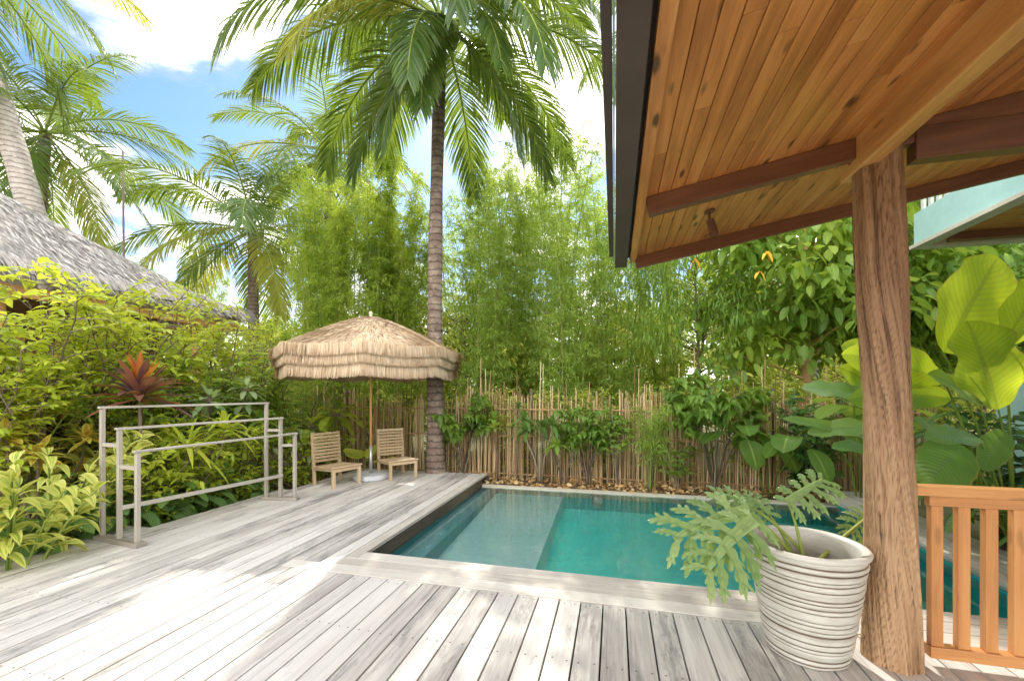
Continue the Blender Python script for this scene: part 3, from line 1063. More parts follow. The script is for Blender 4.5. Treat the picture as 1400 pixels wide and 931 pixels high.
# the post: a gnarled trunk with real grooves
g = Geo()
nu, nv = 150, 220
H = 2.76
top = np.array([at(1207, 190, 2.30)[0], at(1207, 190, 2.30)[1]])
bot = np.array([base[0] - .035, base[1]])
top = bot + np.array([-.045, .02])
V, TT, UVs = [], [], []
for i in range(nv + 1):
    z = i / nv
    zz_ = z * H
    r0 = .112 + .014 * math.exp(-z * 7) - .008 * z + .006 * math.sin(z * 9 + 1)
    cx_ = bot[0] + (top[0] - bot[0]) * z + .012 * math.sin(z * 5)
    cy_ = bot[1] + (top[1] - bot[1]) * z
    for j in range(nu):
        a = 2 * math.pi * j / nu
        tw = a + z * 1.7 + .22 * mnoise.noise(Vector((math.cos(a) * 1.5, math.sin(a) * 1.5, zz_ * 1.2)))
        ca, sa = math.cos(tw), math.sin(tw)
        n1 = mnoise.noise(Vector((ca * 2.2, sa * 2.2, zz_ * .9)))
        n2 = mnoise.noise(Vector((ca * 9, sa * 9, zz_ * .8 + 5)))
        n3 = mnoise.noise(Vector((ca * 19, sa * 19, zz_ * 1.3 + 9)))
        gro = max(0, .12 - abs(n2)) / .12
        gr2 = max(0, .1 - abs(n3)) / .1
        r = r0 + .009 * n1 + .004 * n2 - .009 * gro ** 1.5 - .005 * gr2
        V.append((cx_ + r * math.cos(a), cy_ + r * math.sin(a), zz_))
        TT.append(.66 - .38 * gro - .22 * gr2 + .16 * n1)
        UVs.append((zz_, tw * .13))
Q = []
for i in range(nv):
    for j in range(nu):
        Q.append((i * nu + j, i * nu + (j + 1) % nu, (i + 1) * nu + (j + 1) % nu, (i + 1) * nu + j))
g.add(V, Q, tint=np.clip(TT, 0, 1), uv=UVs)
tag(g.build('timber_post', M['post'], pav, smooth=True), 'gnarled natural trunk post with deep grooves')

# balustrade to the right of the post
bal = thing('balustrade', 'orange varnished timber balustrade running right from the trunk post', 'railing', P(2.69, 2.6, 0))
ub = 2.69
g = Geo()
weldbox(g, P(ub, 2.95, .925), DV * 1.42, DU * .045, DZ * .025, tint=.8)
g.build('top_rail', M['rail'], bal, bevel=.006)
g = Geo()
weldbox(g, P(ub, 3.0, .872), DV * 1.38, DU * .02, DZ * .027, tint=.3)
g.build('sub_rail', M['rail'], bal, bevel=.003)
g = Geo()
weldbox(g, P(ub, 3.0, .075), DV * 1.38, DU * .03, DZ * .03, tint=.6)
g.build('bottom_rail', M['rail'], bal, bevel=.004)
v = 1.655
while v < 4.3:
    g = Geo()
    weldbox(g, P(ub, v, .475), DZ * .37, DV * .027, DU * .019, tint=random.random())
    g.build('baluster', M['rail'], bal, bevel=.003)
    v += .116


# ceiling spot lamp
def ceil_hit(px, py):
    d = at(px, py, 1.0) - np.array([0, 0, EYE])
    # z = 2.63 + SL*(v-RV0) ; v = X*CA - Y*SA
    dv = d[0] * CA - d[1] * SA
    t = (2.63 - SL * RV0 - EYE) / (d[2] - SL * dv)
    return np.array([0, 0, EYE]) + d * t


cpt = ceil_hit(970, 288)
lamp = thing('ceiling_spotlight', 'small brown spotlight hanging from the boarded ceiling near the roof corner', 'spotlight', cpt)
g = Geo()
tube(g, [cpt, cpt - NR * .014], .036, 24)
g.build('mounting_plate', M['bronze'], lamp, smooth=False, bevel=.002)
g = Geo()
e1 = cpt - DZ * .085 + DV * .004
tube(g, [cpt - NR * .01, cpt - DZ * .05, e1], .008, 10)
g.build('stem', M['bronze'], lamp, smooth=True)
g = Geo()
tube(g, [e1 + DZ * .02 + DV * .0, e1 - DZ * .095 + DV * .03], .027, 20)
g.build('lamp_head', M['bronze'], lamp, bevel=.002)

# ================================================================== NEIGHBOUR BALCONY + TEAL WALL
nb = thing('neighbour_villa', 'teal rendered villa with an upper balcony behind the trunk post', 'villa', P(4.0, 5.6, -.3))
zb = 3.3
g = Geo()
box(g, P(3.25, 3.82, zb + .24), DU * 3.24, DV * .05, DZ * .2)
box(g, P(6.45, 4.85, zb + .24), DV * .98, DU * .05, DZ * .2)
g.build('balcony_parapet', M['teal'], nb)
g = Geo()
box(g, P(3.25, 3.81, zb + .015), DU * 3.27, DV * .075, DZ * .022)
box(g, P(6.47, 4.8, zb + .015), DV * .91, DU * .075, DZ * .022)
g.build('trim', M['cream'], nb)
g = Geo()
for i in range(34):
    weldbox(g, P(6.3 - i * .19, 4.78, zb + .05), DV * .9, DU * .092, DZ * .01)
g.build('soffit', M['ceiling'], nb, bevel=.002)
g = Geo()
weldbox(g, P(6.1, 4.8, zb - .01), DV * .9, DU * .05, DZ * .045, tint=.3)
g.build('soffit_beam', M['darkbeam'], nb)
for i in range(26):
    g = Geo()
    weldbox(g, P(6.4 - i * .13, 3.82, zb + .74), DZ * .3, DV * .016, DU * .022)
    g.build('balcony_baluster', M['white'], nb)
g = Geo()
weldbox(g, P(3.3, 3.82, zb + 1.06), DU * 3.15, DV * .03, DZ * .02)
g.build('balcony_rail', M['white'], nb)
g = Geo()
box(g, P(2.8, 7.8, 3.0), DU * 3.0, DV * 2.2, DZ * 3.3)
g.build('wall', M['teal'], nb)
gw = thing('garden_wall', 'pale teal rendered garden wall behind the big leaves at right', 'wall', P(4.0, 4.7, -.3))
g = Geo()
box(g, P(4.0, 4.7, .65), DU * 2.5, DV * .07, DZ * .95)
g.build('wall_panel', M['teal'], gw)
g = Geo()
box(g, P(4.0, 4.7, 1.62), DU * 2.53, DV * .1, DZ * .025)
g.build('coping', M['cream'], gw)

# ================================================================== FENCE
fn = thing('cane_fence', 'long screen fence of thin upright dry bamboo canes behind the pool', 'fence', P(7.5, -.6, -.3))
g = Geo()
n = 700
vv = np.sort(RNG.uniform(-6.2, 4.6, n))
uu = 7.52 + RNG.normal(0, .018, n)
tops = 1.3 + RNG.normal(0, .12, n) + .08 * np.sin(vv * 2)
tall = RNG.random(n) < .09
tops = tops + tall * RNG.uniform(.1, .7, n)
A = np.array([P(a, b, -.25) for a, b in zip(uu, vv)])
C = np.array([P(a + random.gauss(0, .03), b + random.gauss(0, .035), c) for a, b, c in zip(uu, vv, tops)])
B = (A + C) / 2 + RNG.normal(0, .008, (n, 3))
tubes(g, A, B, C, RNG.uniform(.005, .0115, n), RNG.uniform(.004, .008, n), n=6, m=5, tint=RNG.random(n))
g.build('cane_panel', M['cane'], fn, smooth=True)
for z in (-.08, .62, 1.12):
    g = Geo()
    for s in (-1, 1):
        pts = [P(7.52 + s * .028 + random.gauss(0, .003), b, z + random.gauss(0, .006)) for b in np.linspace(-6.2, 4.6, 30)]
        tube(g, pts, .010, 6, tint=.35)
    g.build('rail', M['cane'], fn, smooth=True)
for b in (-5.4, -3.4, -1.5, .5, 2.5, 4.4):
    g = Geo()
    tube(g, [P(7.6, b, -.3), P(7.6 + .01, b + .01, .6), P(7.6, b, 1.5)], [.035, .032, .03], 8, tint=.15)
    g.build('fence_post', M['bark'], fn, smooth=True)

# ================================================================== TOWEL RACK
rk = thing('towel_rack', 'weathered grey three-tier timber rack standing along the left deck edge', 'rack', P(3.8, -4.5, 0))
La, Lb = gnd(140, 737), gnd(188, 747)
Ra, Rb = gnd(364, 683), gnd(403, 683)
hs = [1.28, 1.08, .875]
Lp = [La + (Lb - La) * k for k in (0, .5, 1)]
Rp = [Ra + (Rb - Ra) * k for k in (0, .5, 1)]
ru = nrm(Rp[1] - Lp[1])
rs = nrm(Lb - La)
for a, b in ((La, Lb), (Ra, Rb)):
    g = Geo()
    bar(g, a - rs * .06 + DZ * .022, b + rs * .06 + DZ * .022, .09, .04, tint=.15)
    g.build('foot', M['greytimber'], rk, bevel=.004)
for i in range(3):
    for q in (Lp[i], Rp[i]):
        g = Geo()
        weldbox(g, q + DZ * (hs[i] / 2 + .02), DZ * (hs[i] / 2 - .02), ru * .017, rs * .02, tint=.55)
        g.build('post', M['greytimber'], rk, bevel=.003)
    g = Geo()
    bar(g, Lp[i] - ru * .03 + DZ * (hs[i] + .012), Rp[i] + ru * .03 + DZ * (hs[i] + .012), .05, .022, tint=.9)
    g.build('rail', M['greytimber'], rk, bevel=.003)
for i, z in ((0, .93), (1, .73)):
    for S in (Lp, Rp):
        g = Geo()
        bar(g, S[i] + rs * .024 + DZ * z, S[i + 1] - rs * .024 + DZ * z, .03, .035, tint=.7)
        g.build('spacer', M['greytimber'], rk, bevel=.003)
g = Geo()
bar(g, Lp[1] + rs * .04 + DZ * .34, Rp[1] + rs * .04 + DZ * .33, .024, .04, tint=.9)
g.build('lower_rail', M['greytimber'], rk, bevel=.003)


# ================================================================== CHAIRS
def make_chair(label, loc, rz):
    """faces local -Y, seat 0.5 wide"""
    t = thing('slatted_chair', label, 'chair', loc, rz, 'low slatted wooden chairs under the umbrella')
    X, Y = np.array([1., 0, 0]), np.array([0, 1., 0])
    for sx_ in (-1, 1):
        g = Geo()
        weldbox(g, (sx_ * .22, -.26, .145), X * .02, Y * .025, DZ * .145)
        g.build('leg', M['chair'], t, world=False, bevel=.003)
        g = Geo()
        bar(g, (sx_ * .22, .24, 0), (sx_ * .22, .3, .8), .04, .045, up=Y)
        g.build('leg', M['chair'], t, world=False, bevel=.003)
        g = Geo()
        bar(g, (sx_ * .22, -.28, .275), (sx_ * .22, .24, .25), .035, .045)
        g.build('side_rail', M['chair'], t, world=False, bevel=.003)
    g = Geo()
    for i in range(8):
        y = -.275 + i * .068
        weldbox(g, (0, y, .307 - .0035 * i), X * .255, Y * .029, DZ * .009)
    g.build('seat', M['chair'], t, world=False, bevel=.003)
    g = Geo()
    for i in range(9):
        z = .36 + i * .052
        yy = .24 + .06 * z / .8 - .028
        weldbox(g, (0, yy, z), X * .235, Y * .007, DZ * .0185)
    g.build('backrest', M['chair'], t, world=False, bevel=.003)
    g = Geo()
    weldbox(g, (0, -.27, .265), X * .2, Y * .01, DZ * .024)
    g.build('front_rail', M['chair'], t, world=False, bevel=.003)
    return t


# left chair: front legs (457,668) (490,661)
fl, fr = gnd(457, 668), gnd(490, 661)
wv = nrm(fr - fl)
mid = (fl + fr) / 2
back = np.array([-wv[1], wv[0], 0])
if back[1] < 0:
    back = -back
ctr = mid + back * .26
ang = math.atan2(wv[1], wv[0])
make_chair('pale slatted chair left of the umbrella pole, turned toward the pool', ctr, ang)
fl, fr = gnd(533, 657), gnd(569, 652)
wv = nrm(fr - fl)
back = np.array([-wv[1], wv[0], 0])
ctr = (fl + fr) / 2 + back * .26
make_chair('pale slatted chair right of the umbrella pole, beside the palm trunk', ctr, math.atan2(wv[1], wv[0]))

# ================================================================== UMBRELLA
ub_ = at(507, 652, 6.95)
ub_[2] = 0
um = thing('thatched_umbrella', 'round straw fringed umbrella on an orange wooden pole over the chairs', 'umbrella', ub_)
g = Geo()
lathe(g, [(0.0, .0), (.27, .0), (.29, .015), (.29, .07), (.27, .085), (.05, .09), (0.0, .09)], 36, ub_)
g.build('base', M['concrete'], um, smooth=False, bevel=.004)
g = Geo()
tube(g, [ub_ + DZ * .08, ub_ + DZ * .55], .024, 16)
g.build('sleeve', M['metal'], um, smooth=True)
g = Geo()
tube(g, [ub_ + DZ * .55, ub_ + DZ * 2.62], .02, 16)
g.build('pole', M['pole'], um, smooth=True)
a0 = math.atan2(-1.5, .39)
RC, ZA, ZS = 1.46, 2.68, 2.1


def rad(a):
    k = ((a - a0) % (math.pi / 4)) - math.pi / 8
    return RC * math.cos(math.pi / 8) / math.cos(k)


def prof_z(f):
    return ZA - (ZA - ZS) * (f ** 1.28)


for i in range(8):
    a = a0 + i * math.pi / 4
    dr = np.array([math.cos(a), math.sin(a), 0])
    g = Geo()
    tube(g, [ub_ + dr * RC * f + DZ * (prof_z(f) - .03) for f in (0.02, .35, .7, .97)], .009, 6)
    rb = g.build('rib', M['pole'], um, smooth=True)
g = Geo()
tube(g, [ub_ + DZ * 2.02, ub_ + DZ * 2.1], .04, 12)
g.build('hub', M['pole'], um, smooth=True)
for i in range(8):
    a = a0 + i * math.pi / 4
    dr = np.array([math.cos(a), math.sin(a), 0])
    g = Geo()
    tube(g, [ub_ + dr * .04 + DZ * 2.06, ub_ + dr * RC * .5 + DZ * (prof_z(.5) - .035)], .007, 6)
    g.build('strut', M['pole'], um, smooth=True)
# lining
g = Geo()
NA, NF = 96, 8
V = []
for i in range(NF + 1):
    f = i / NF
    for j in range(NA):
        a = a0 + 2 * math.pi * j / NA
        k = ((j % (NA // 8)) / (NA / 8))
        sag = .03 * math.sin(k * math.pi) * f
        V.append(ub_ + np.array([math.cos(a), math.sin(a), 0]) * rad(a) * f * .995 + DZ * (prof_z(f) - .012 - sag))
for j in range(NA):
    a = a0 + 2 * math.pi * j / NA
    V.append(ub_ + np.array([math.cos(a), math.sin(a), 0]) * rad(a) * .99 + DZ * (ZS - .12))
Q = [(i * NA + j, i * NA + (j + 1) % NA, (i + 1) * NA + (j + 1) % NA, (i + 1) * NA + j) for i in range(NF + 1) for j in range(NA)]
g.add(V, Q)
g.build('canopy', M['straw_in'], um, smooth=True)


def fringe(g, n, f0, zoff, length, out, layers=1, slope=False):
    """strands hung from radius fraction f0"""
    a = RNG.random(n) * 2 * np.pi
    k = (((a - a0) % (np.pi / 4)) / (np.pi / 4))
    rr = RC * math.cos(math.pi / 8) / np.cos(((a - a0) % (np.pi / 4)) - np.pi / 8)
    sag = .035 * np.sin(k * np.pi)
    dr = np.stack([np.cos(a), np.sin(a), 0 * a], -1)
    if slope:
        f = np.clip(f0 + RNG.normal(0, .012, n), .0, 1)
        p = ub_ + dr * (rr * f)[:, None] + DZ * (ZA - (ZA - ZS) * f ** 1.28 - sag * f + .012 + RNG.random(n) * .012)[:, None]
        sl_ = (ZA - ZS) * 1.28 * np.maximum(f, .05) ** .28 / RC
        d = nrm(dr + RNG.normal(0, .09, (n, 3)) * [1, 1, .3] - DZ * (sl_ * .95)[:, None])
    else:
        p = ub_ + dr * (rr * (f0 + RNG.normal(0, .004, n)) + out * RNG.random(n))[:, None] + DZ * (ZS + zoff - sag + RNG.normal(0, .006, n))[:, None]
        d = nrm(-DZ + dr * .10 + RNG.normal(0, .035, (n, 3)))
    L = length * RNG.uniform(.88, 1.05, n)
    side = nrm(np.cross(d, dr) + 1e-5)
    W = RNG.uniform(.006, .014, n)
    nn = nrm(np.cross(side, d))
    tt = np.array([0, .5, 1.0])
    mid = p[:, None] + d[:, None] * (L[:, None] * tt[None])[..., None] + nn[:, None] * (RNG.normal(0, .006, (n, 1)) * tt[None] ** 2)[..., None]
    wd = (W[:, None] * np.array([1, 1, .4])[None])[..., None] / 2
    V = np.stack([mid - side[:, None] * wd, mid + side[:, None] * wd], 2)
    base_q = np.array([[0, 1, 3, 2], [2, 3, 5, 4]])
    Q = (base_q[None] + (np.arange(n) * 6)[:, None, None]).reshape(-1, 4)
    tn = np.clip(RNG.normal(.52, .2, n), 0, 1)
    tv = np.repeat(tn, 6) - np.tile([-.0, 0, .0, 0, .12, .12], n)
    g.add(V.reshape(-1, 3), Q, tint=np.clip(tv, 0, 1))


g = Geo()
for i, f in enumerate(np.linspace(.01, .9, 13)):
    fringe(g, int(120 + 1900 * f), f, 0, .17, 0, slope=True)
g.build('thatch_cover', M['straw'], um)
for (zo, ln, out, f0) in ((.02, .16, .05, 1.012), (-.10, .165, .02, .998), (-.235, .2, .008, .975)):
    g = Geo()
    fringe(g, 5200, f0, zo, ln, out)
    g.build('fringe', M['straw'], um)
g = Geo()
lathe(g, [(0, 2.64), (.05, 2.66), (.055, 2.69), (.02, 2.71), (.03, 2.735), (.034, 2.75), (.022, 2.772), (0, 2.785)], 16, ub_)
g.build('finial', M['cream'], um, smooth=True)


# ================================================================== POT WITH PHILODENDRON
pb_ = gnd(1101, 889)
pot = thing('plant_pot', 'tall white ribbed ceramic pot beside the trunk post', 'plant pot', pb_)
g = Geo()
HP = .615
prof, tn = [], []
rings = 19
r_bot, r_top = .185, .272
for i in range(rings * 12 + 1):
    f = i / (rings * 12)
    f2 = f + .012 * math.sin(f * 31) + .008 * math.sin(f * 67 + 1)
    ph = (f2 * rings) % 1.0
    bulge = math.sin(ph * math.pi) ** .5 if ph > 0 else 0
    r = r_bot + (r_top - r_bot) * (f ** .85) + .009 * bulge
    if f < .03:
        r -= .02 * (1 - f / .03)
    prof.append((r, f * (HP - .03)))
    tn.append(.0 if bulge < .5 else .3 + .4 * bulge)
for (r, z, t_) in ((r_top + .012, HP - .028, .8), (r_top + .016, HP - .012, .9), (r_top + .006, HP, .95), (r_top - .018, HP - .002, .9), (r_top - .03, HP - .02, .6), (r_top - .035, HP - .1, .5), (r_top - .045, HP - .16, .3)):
    prof.append((r, z))
    tn.append(t_)
nA = 96
m_ = len(prof)
wob = np.ones((m_, nA))
for i in range(m_):
    for j in range(nA):
        a = 2 * math.pi * j / nA
        wob[i, j] = 1 + .022 * mnoise.noise(Vector((math.cos(a) * 1.6, math.sin(a) * 1.6, prof[i][1] * 22))) + .008 * mnoise.noise(Vector((math.cos(a) * 5, math.sin(a) * 5, prof[i][1] * 40)))
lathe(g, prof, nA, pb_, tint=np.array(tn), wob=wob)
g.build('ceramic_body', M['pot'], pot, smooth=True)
g = Geo()
lathe(g, [(0, .47), (.1, .475), (.2, .468), (.238, .46)], 32, pb_)
g.build('soil', M['soil'], pot, smooth=True)

ph = thing('philodendron', 'split-leaf philodendron drooping out of the white ribbed pot', 'plant', pb_ + DZ * .45)


def lobed_leaf(g, p, d, up, L, tint, droop=.35, K=8):
    """pinnately split leaf: midrib plus wavy curved lobes"""
    d = nrm(d)
    K = 6
    side = nrm(np.cross(d, up))
    nor = np.cross(side, d)

    def mid_(t):
        return p + d * L * t * (1 - .12 * t) - DZ * droop * L * t ** 2

    # web along midrib
    ts = np.linspace(0, 1, 10)
    c = np.array([mid_(t) for t in ts])
    wb = .07 * L * np.sqrt(np.maximum(1 - ts, 0.02)) + .004
    V = np.concatenate([c - side * wb[:, None] + nor * .012, c, c + side * wb[:, None] + nor * .012])
    Q = []
    for i in range(9):
        Q += [[i, 10 + i, 11 + i, i + 1], [10 + i, 20 + i, 21 + i, 11 + i]]
    g.add(V, Q, tint=tint + .1, uv=np.concatenate([np.stack([np.full(10, x), ts], -1) for x in (-1, 0, 1)]))
    for k in range(K):
        t = .02 + .9 * k / (K - 1)
        for s in (-1, 1):
            ll = L * (.46 * math.sin(math.pi * (.24 + .62 * t)) ** .9 + .03) * random.uniform(.8, 1.15)
            fw = -.45 + 1.5 * t + random.uniform(-.15, .15)
            dd = nrm(side * s + d * fw)
            ax = nrm(np.cross(nor, dd))
            b0 = mid_(t)
            m2 = 14
            tt_ = np.linspace(0, 1, m2 + 1)
            ww = ll * .105 * (.9 + .4 * tt_) * (1 + .27 * np.sin(tt_ * random.uniform(10, 14) + random.random() * 6)) * np.maximum(1 - tt_ ** 3.5, 0) ** .7 + .001
            cen = np.array([b0 + dd * ll * x - DZ * (.3 * ll * x * x) + nor * .05 * ll * math.sin(x * 3) + d * (.16 * ll * x * x) for x in tt_])
            A_ = cen - ax * ww[:, None] * .9 + nor * (ww * .3)[:, None]
            B_ = cen + ax * ww[:, None] * 1.05 + nor * (ww * .3)[:, None]
            V = np.concatenate([A_, cen, B_])
            Q = []
            o = m2 + 1
            for i in range(m2):
                Q += [[i, o + i, o + i + 1, i + 1], [o + i, 2 * o + i, 2 * o + i + 1, o + i + 1]]
            tv = np.clip(tint + random.uniform(-.2, .2), 0, 1)
            for x_, l_2 in ((.3, .3), (.52, .32), (.74, .26)):
                k_ = int(x_ * m2)
                q_ = np.array([cen[k_], cen[k_]])
                dl = np.array([nrm(dd * .9 + ax * .75 - DZ * .1), nrm(dd * .9 - ax * .75 - DZ * .1)])
                add_leaves(g, q_, dl, ll * l_2 * random.uniform(.7, 1.2), ll * .12, tv, bend=.2, fold=.15, nt=5, up=nor, prof=prof_pow(.3, .45))
            g.add(V, Q, tint=tv, uv=np.concatenate([np.stack([np.full(o, x), tt_], -1) for x in (-1, 0, 1)]))


Yp = pb_[1]
pc = pb_ + DZ * .46
# (leaf base px,py,dY), (tip px,py,dY), length
leafs = [((1022, 700, -.05), (918, 738, -.15), .12, .6),
         ((1030, 712, -.15), (968, 782, -.3), .25, .65),
         ((1030, 694, .1), (972, 672, .2), .08, .4),
         ((1078, 686, .05), (1128, 654, .1), .03, .55),
         ((1052, 704, .25), (1012, 672, .4), .15, .5)]
for i, (b, e, dr, tn_) in enumerate(leafs):
    bp_ = at(b[0], b[1], Yp + b[2])
    ep = at(e[0], e[1], Yp + e[2])
    d = ep - bp_
    L = np.linalg.norm(d) * 1.08
    d = d + DZ * dr * L
    g = Geo()
    lobed_leaf(g, bp_, d, nrm(DZ * .75 + np.array([0, -.65, 0])), L, tn_, droop=dr)
    lf = g.build('leaf', M['phil'], ph, smooth=True)
    g = Geo()
    s0 = pc + np.array([random.uniform(-.05, .06), random.uniform(-.05, .05), 0])
    mid = (s0 + bp_) / 2 + DZ * .06
    t_ = np.linspace(0, 1, 9)[:, None]
    pts = (1 - t_) ** 2 * s0 + 2 * t_ * (1 - t_) * mid + t_ ** 2 * bp_
    tube(g, pts, np.linspace(.011, .005, 9), 8, tint=.7)
    g.build('stem', M['greenstem'], ph, smooth=True)
# the leaf that passes behind the post, with a pale cut stalk
g = Geo()
b, e = at(1176, 720, Yp + .3), at(1150, 728, Yp + .3)
lobed_leaf(g, at(1186, 700, Yp + .42), at(1150, 735, Yp + .3) - at(1186, 700, Yp + .42), nrm(DZ * .6 + np.array([0, -.8, 0])), .24, .75, droop=.15)
g.build('leaf', M['phil'], ph, smooth=True)
g = Geo()
s0 = pc + np.array([.03, 0, 0])
e_ = at(1186, 706, Yp + .4)
tube(g, [s0, s0 * .5 + e_ * .5 + DZ * .01, e_], [.012, .01, .007], 8, tint=1.0)
g.build('stem', M['greenstem'], ph, smooth=True)


# ================================================================== PALMS
def frond_geo(gl, gr, base_, az, el, L, droop, nleaf=70, lmax=.85, wid=.042, tint=.4, hang=.75, twist=0.0):
    K = 26
    t = np.linspace(0, 1, K)
    pitch = el - droop * (t ** 1.25)
    hd = np.array([math.cos(az), math.sin(az), 0])
    step = np.cos(pitch)[:, None] * hd + np.sin(pitch)[:, None] * DZ
    pts = base_ + np.concatenate([[np.zeros(3)], np.cumsum((step[:-1] + step[1:]) / 2 * L / (K - 1), axis=0)])
    tube(gr, pts, np.linspace(.03, .005, K), 6, tint=.75)
    tl = np.linspace(.16, .995, nleaf)
    tl = np.concatenate([tl, tl])
    sg = np.repeat([-1, 1], nleaf).astype(float)
    N = len(tl)
    pos = np.stack([np.interp(tl, t, pts[:, i]) for i in range(3)], -1)
    fw = nrm(np.stack([np.interp(tl, t, step[:, i]) for i in range(3)], -1))
    sd_ = nrm(np.cross(fw, DZ) + np.array([hd[1], -hd[0], 0]) * .2)
    nr_ = np.cross(sd_, fw)
    if twist:
        c_, s_ = math.cos(twist), math.sin(twist)
        sd_, nr_ = sd_ * c_ + nr_ * s_, nr_ * c_ - sd_ * s_
    ll = lmax * (np.sin(np.pi * (.12 + .8 * tl)) ** .7) * RNG.uniform(.88, 1.05, N)
    d0 = nrm(sd_ * sg[:, None] * (1.0 - .3 * tl)[:, None] + fw * (.35 + .75 * tl)[:, None] + nr_ * .18 + RNG.normal(0, .05, (N, 3)))
    hg = hang * RNG.uniform(.7, 1.2, N)
    s = np.array([0, .33, .66, 1.0])
    cur = [pos]
    dd = d0
    for k in range(3):
        dd = nrm(dd - DZ * (hg * .42)[:, None])
        cur.append(cur[-1] + dd * (ll / 3)[:, None])
    cur = np.stack(cur, 1)
    sdv = nrm(np.cross(d0, nr_ + RNG.normal(0, .25, (N, 3))))
    w_ = wid * np.array([.6, 1.0, .75, .1])[None, :] * np.ones((N, 1)) / 2
    V = np.stack([cur - sdv[:, None] * w_[..., None], cur + sdv[:, None] * w_[..., None]], 2)
    bq = np.array([[0, 1, 3, 2], [2, 3, 5, 4], [4, 5, 7, 6]])
    Q = (bq[None] + (np.arange(N) * 8)[:, None, None]).reshape(-1, 4)
    tn_ = np.clip(tint + RNG.normal(0, .12, N), 0, 1)
    uv = np.tile(np.array([[-1, 0], [1, 0], [-1, .33], [1, .33], [-1, .66], [1, .66], [-1, 1], [1, 1]]), (N, 1))
    gl.add(V.reshape(-1, 3), Q, tint=np.repeat(tn_, 8), uv=uv)


def make_palm(label, base_, crown, r0, r1, fronds, bark='palmbark', bow=(0, 0), coconuts=0, nleaf=70, lmax=.85, wid=.042, hang=.75, fs=1.0):
    t = thing('coconut_palm', label, 'palm tree', base_)
    g = Geo()
    K = 70
    f = np.linspace(0, 1, K)[:, None]
    b3 = np.array([bow[0], bow[1], 0.0])
    pts = base_ * (1 - f) + crown * f + b3 * np.sin(np.pi * f)
    rr = r1 + (r0 - r1) * (1 - f[:, 0]) ** 1.3 + .05 * np.exp(-f[:, 0] * 22) + .006 * np.sin(f[:, 0] * (crown[2] - base_[2]) * 52)
    tube(g, pts, rr, 20)
    g.build('trunk', M[bark], t, smooth=True)
    for (az, el, L, dr, old, hg, tw) in fronds:
        gl, gr = Geo(), Geo()
        frond_geo(gl, gr, crown + DZ * .05, az, el, L * fs, dr, nleaf=nleaf, lmax=lmax * L / 4.0, wid=wid, tint=RNG.uniform(.3, .6), hang=hg, twist=tw)
        fo = gl.build('frond', M['palm_old' if old else 'palm'], t)
        r_ = gr.build('rachis', M['greenstem'], fo, world=False, smooth=True)
        r_.location = tuple(-np.array(t.location))
    if coconuts:
        for i in range(coconuts):
            a = random.random() * 6.28
            c = crown + np.array([math.cos(a) * .22, math.sin(a) * .22, -.12 - random.random() * .2])
            g = Geo()
            lathe(g, [(0, -.13), (.06, -.11), (.1, -.03), (.1, .04), (.06, .1), (0, .12)], 12, c)
            g.build('coconut', M['coconut'], t, smooth=True)
    return t


def auto_fronds(n, L, seed, lowest=-.9, highest=1.25, drlo=.9, drhi=1.5, old_p=.05):
    rr = random.Random(seed)
    out = []
    for i in range(n):
        f = i / (n - 1)
        az = i * 2.39996 + rr.uniform(-.2, .2)
        el = highest + (lowest - highest) * f ** .9
        out.append((az, el, L * rr.uniform(.88, 1.08) * (.85 if f < .1 else 1), drhi + (drlo - drhi) * f, rr.random() < old_p, rr.uniform(.45, .95), rr.uniform(-.3, .3)))
    return out


pbase = gnd(596, 645)
pbase[2] = -.1
pcrown = at(604, 34, 7.25)
fr = []


def azp(dx, dy):
    return math.atan2(dy, dx)


# visible fronds placed from the photograph: azimuth in plan, start elevation, length, droop
fr += [(azp(.8, -.4), -.75, 3.2, .7, 0, .9, .1), (azp(-.05, -1), -.75, 2.9, .7, 0, .9, .1), (azp(-.6, -.6), -.95, 3.0, .5, 0, .8, .1), (azp(.7, -.9), -.2, 3.9, 1.2, 0, .8, .0), (azp(-.8, -.5), .1, 4.1, 1.4, 0, .9, .1),
       (azp(.25, -1), .1, 3.3, 1.75, 0, .9, .1), (azp(-.35, -1), .25, 3.7, 1.75, 0, .9, -.1), (azp(-1, -.35), .55, 4.2, 1.45, 0, .85, .2),
       (azp(-1, .1), .3, 4.0, 1.25, 0, .9, .0), (azp(-1, .5), .0, 3.8, 1.3, 0, .7, .0), (azp(-.8, -.9), -.2, 3.5, 1.1, 1, .7, .2),
       (azp(1, -.3), .6, 4.2, 1.5, 0, .8, -.2), (azp(1, .1), .25, 4.0, 1.3, 0, .85, .0), (azp(1, -.8), .1, 3.8, 1.35, 0, .85, .0),
       (azp(.8, .7), .2, 3.9, 1.3, 0, .8, .1), (azp(-.6, .9), .3, 3.9, 1.4, 0, .8, .1), (azp(.1, 1), .0, 3.7, 1.2, 0, .8, .1),
       (azp(.6, -1), -.35, 3.2, 1.0, 0, .8, .2), (azp(-.1, -1), -.5, 3.0, .95, 0, .8, .2), (azp(.3, 1), .8, 4.0, 1.5, 0, .7, .0),
       (azp(-1, .9), 1.0, 4.0, 1.5, 0, .7, .0),
       (azp(1, .6), 1.05, 4.0, 1.5, 0, .7, .0), (azp(-.5, -1), 1.1, 3.6, 1.5, 0, .7, .0), (azp(.2, .3), 1.4, 3.2, .8, 0, .5, .0),
       (azp(-.9, .3), -.55, 3.2, .8, 0, .6, .2), (azp(.9, .3), -.5, 3.3, .85, 0, .7, .2)]
make_palm('tall coconut palm with a ringed trunk rising behind the straw umbrella', pbase, pcrown, .155, .1, fr, bow=(-.06, 0), coconuts=7, nleaf=100, lmax=1.05, wid=.034, fs=.98)

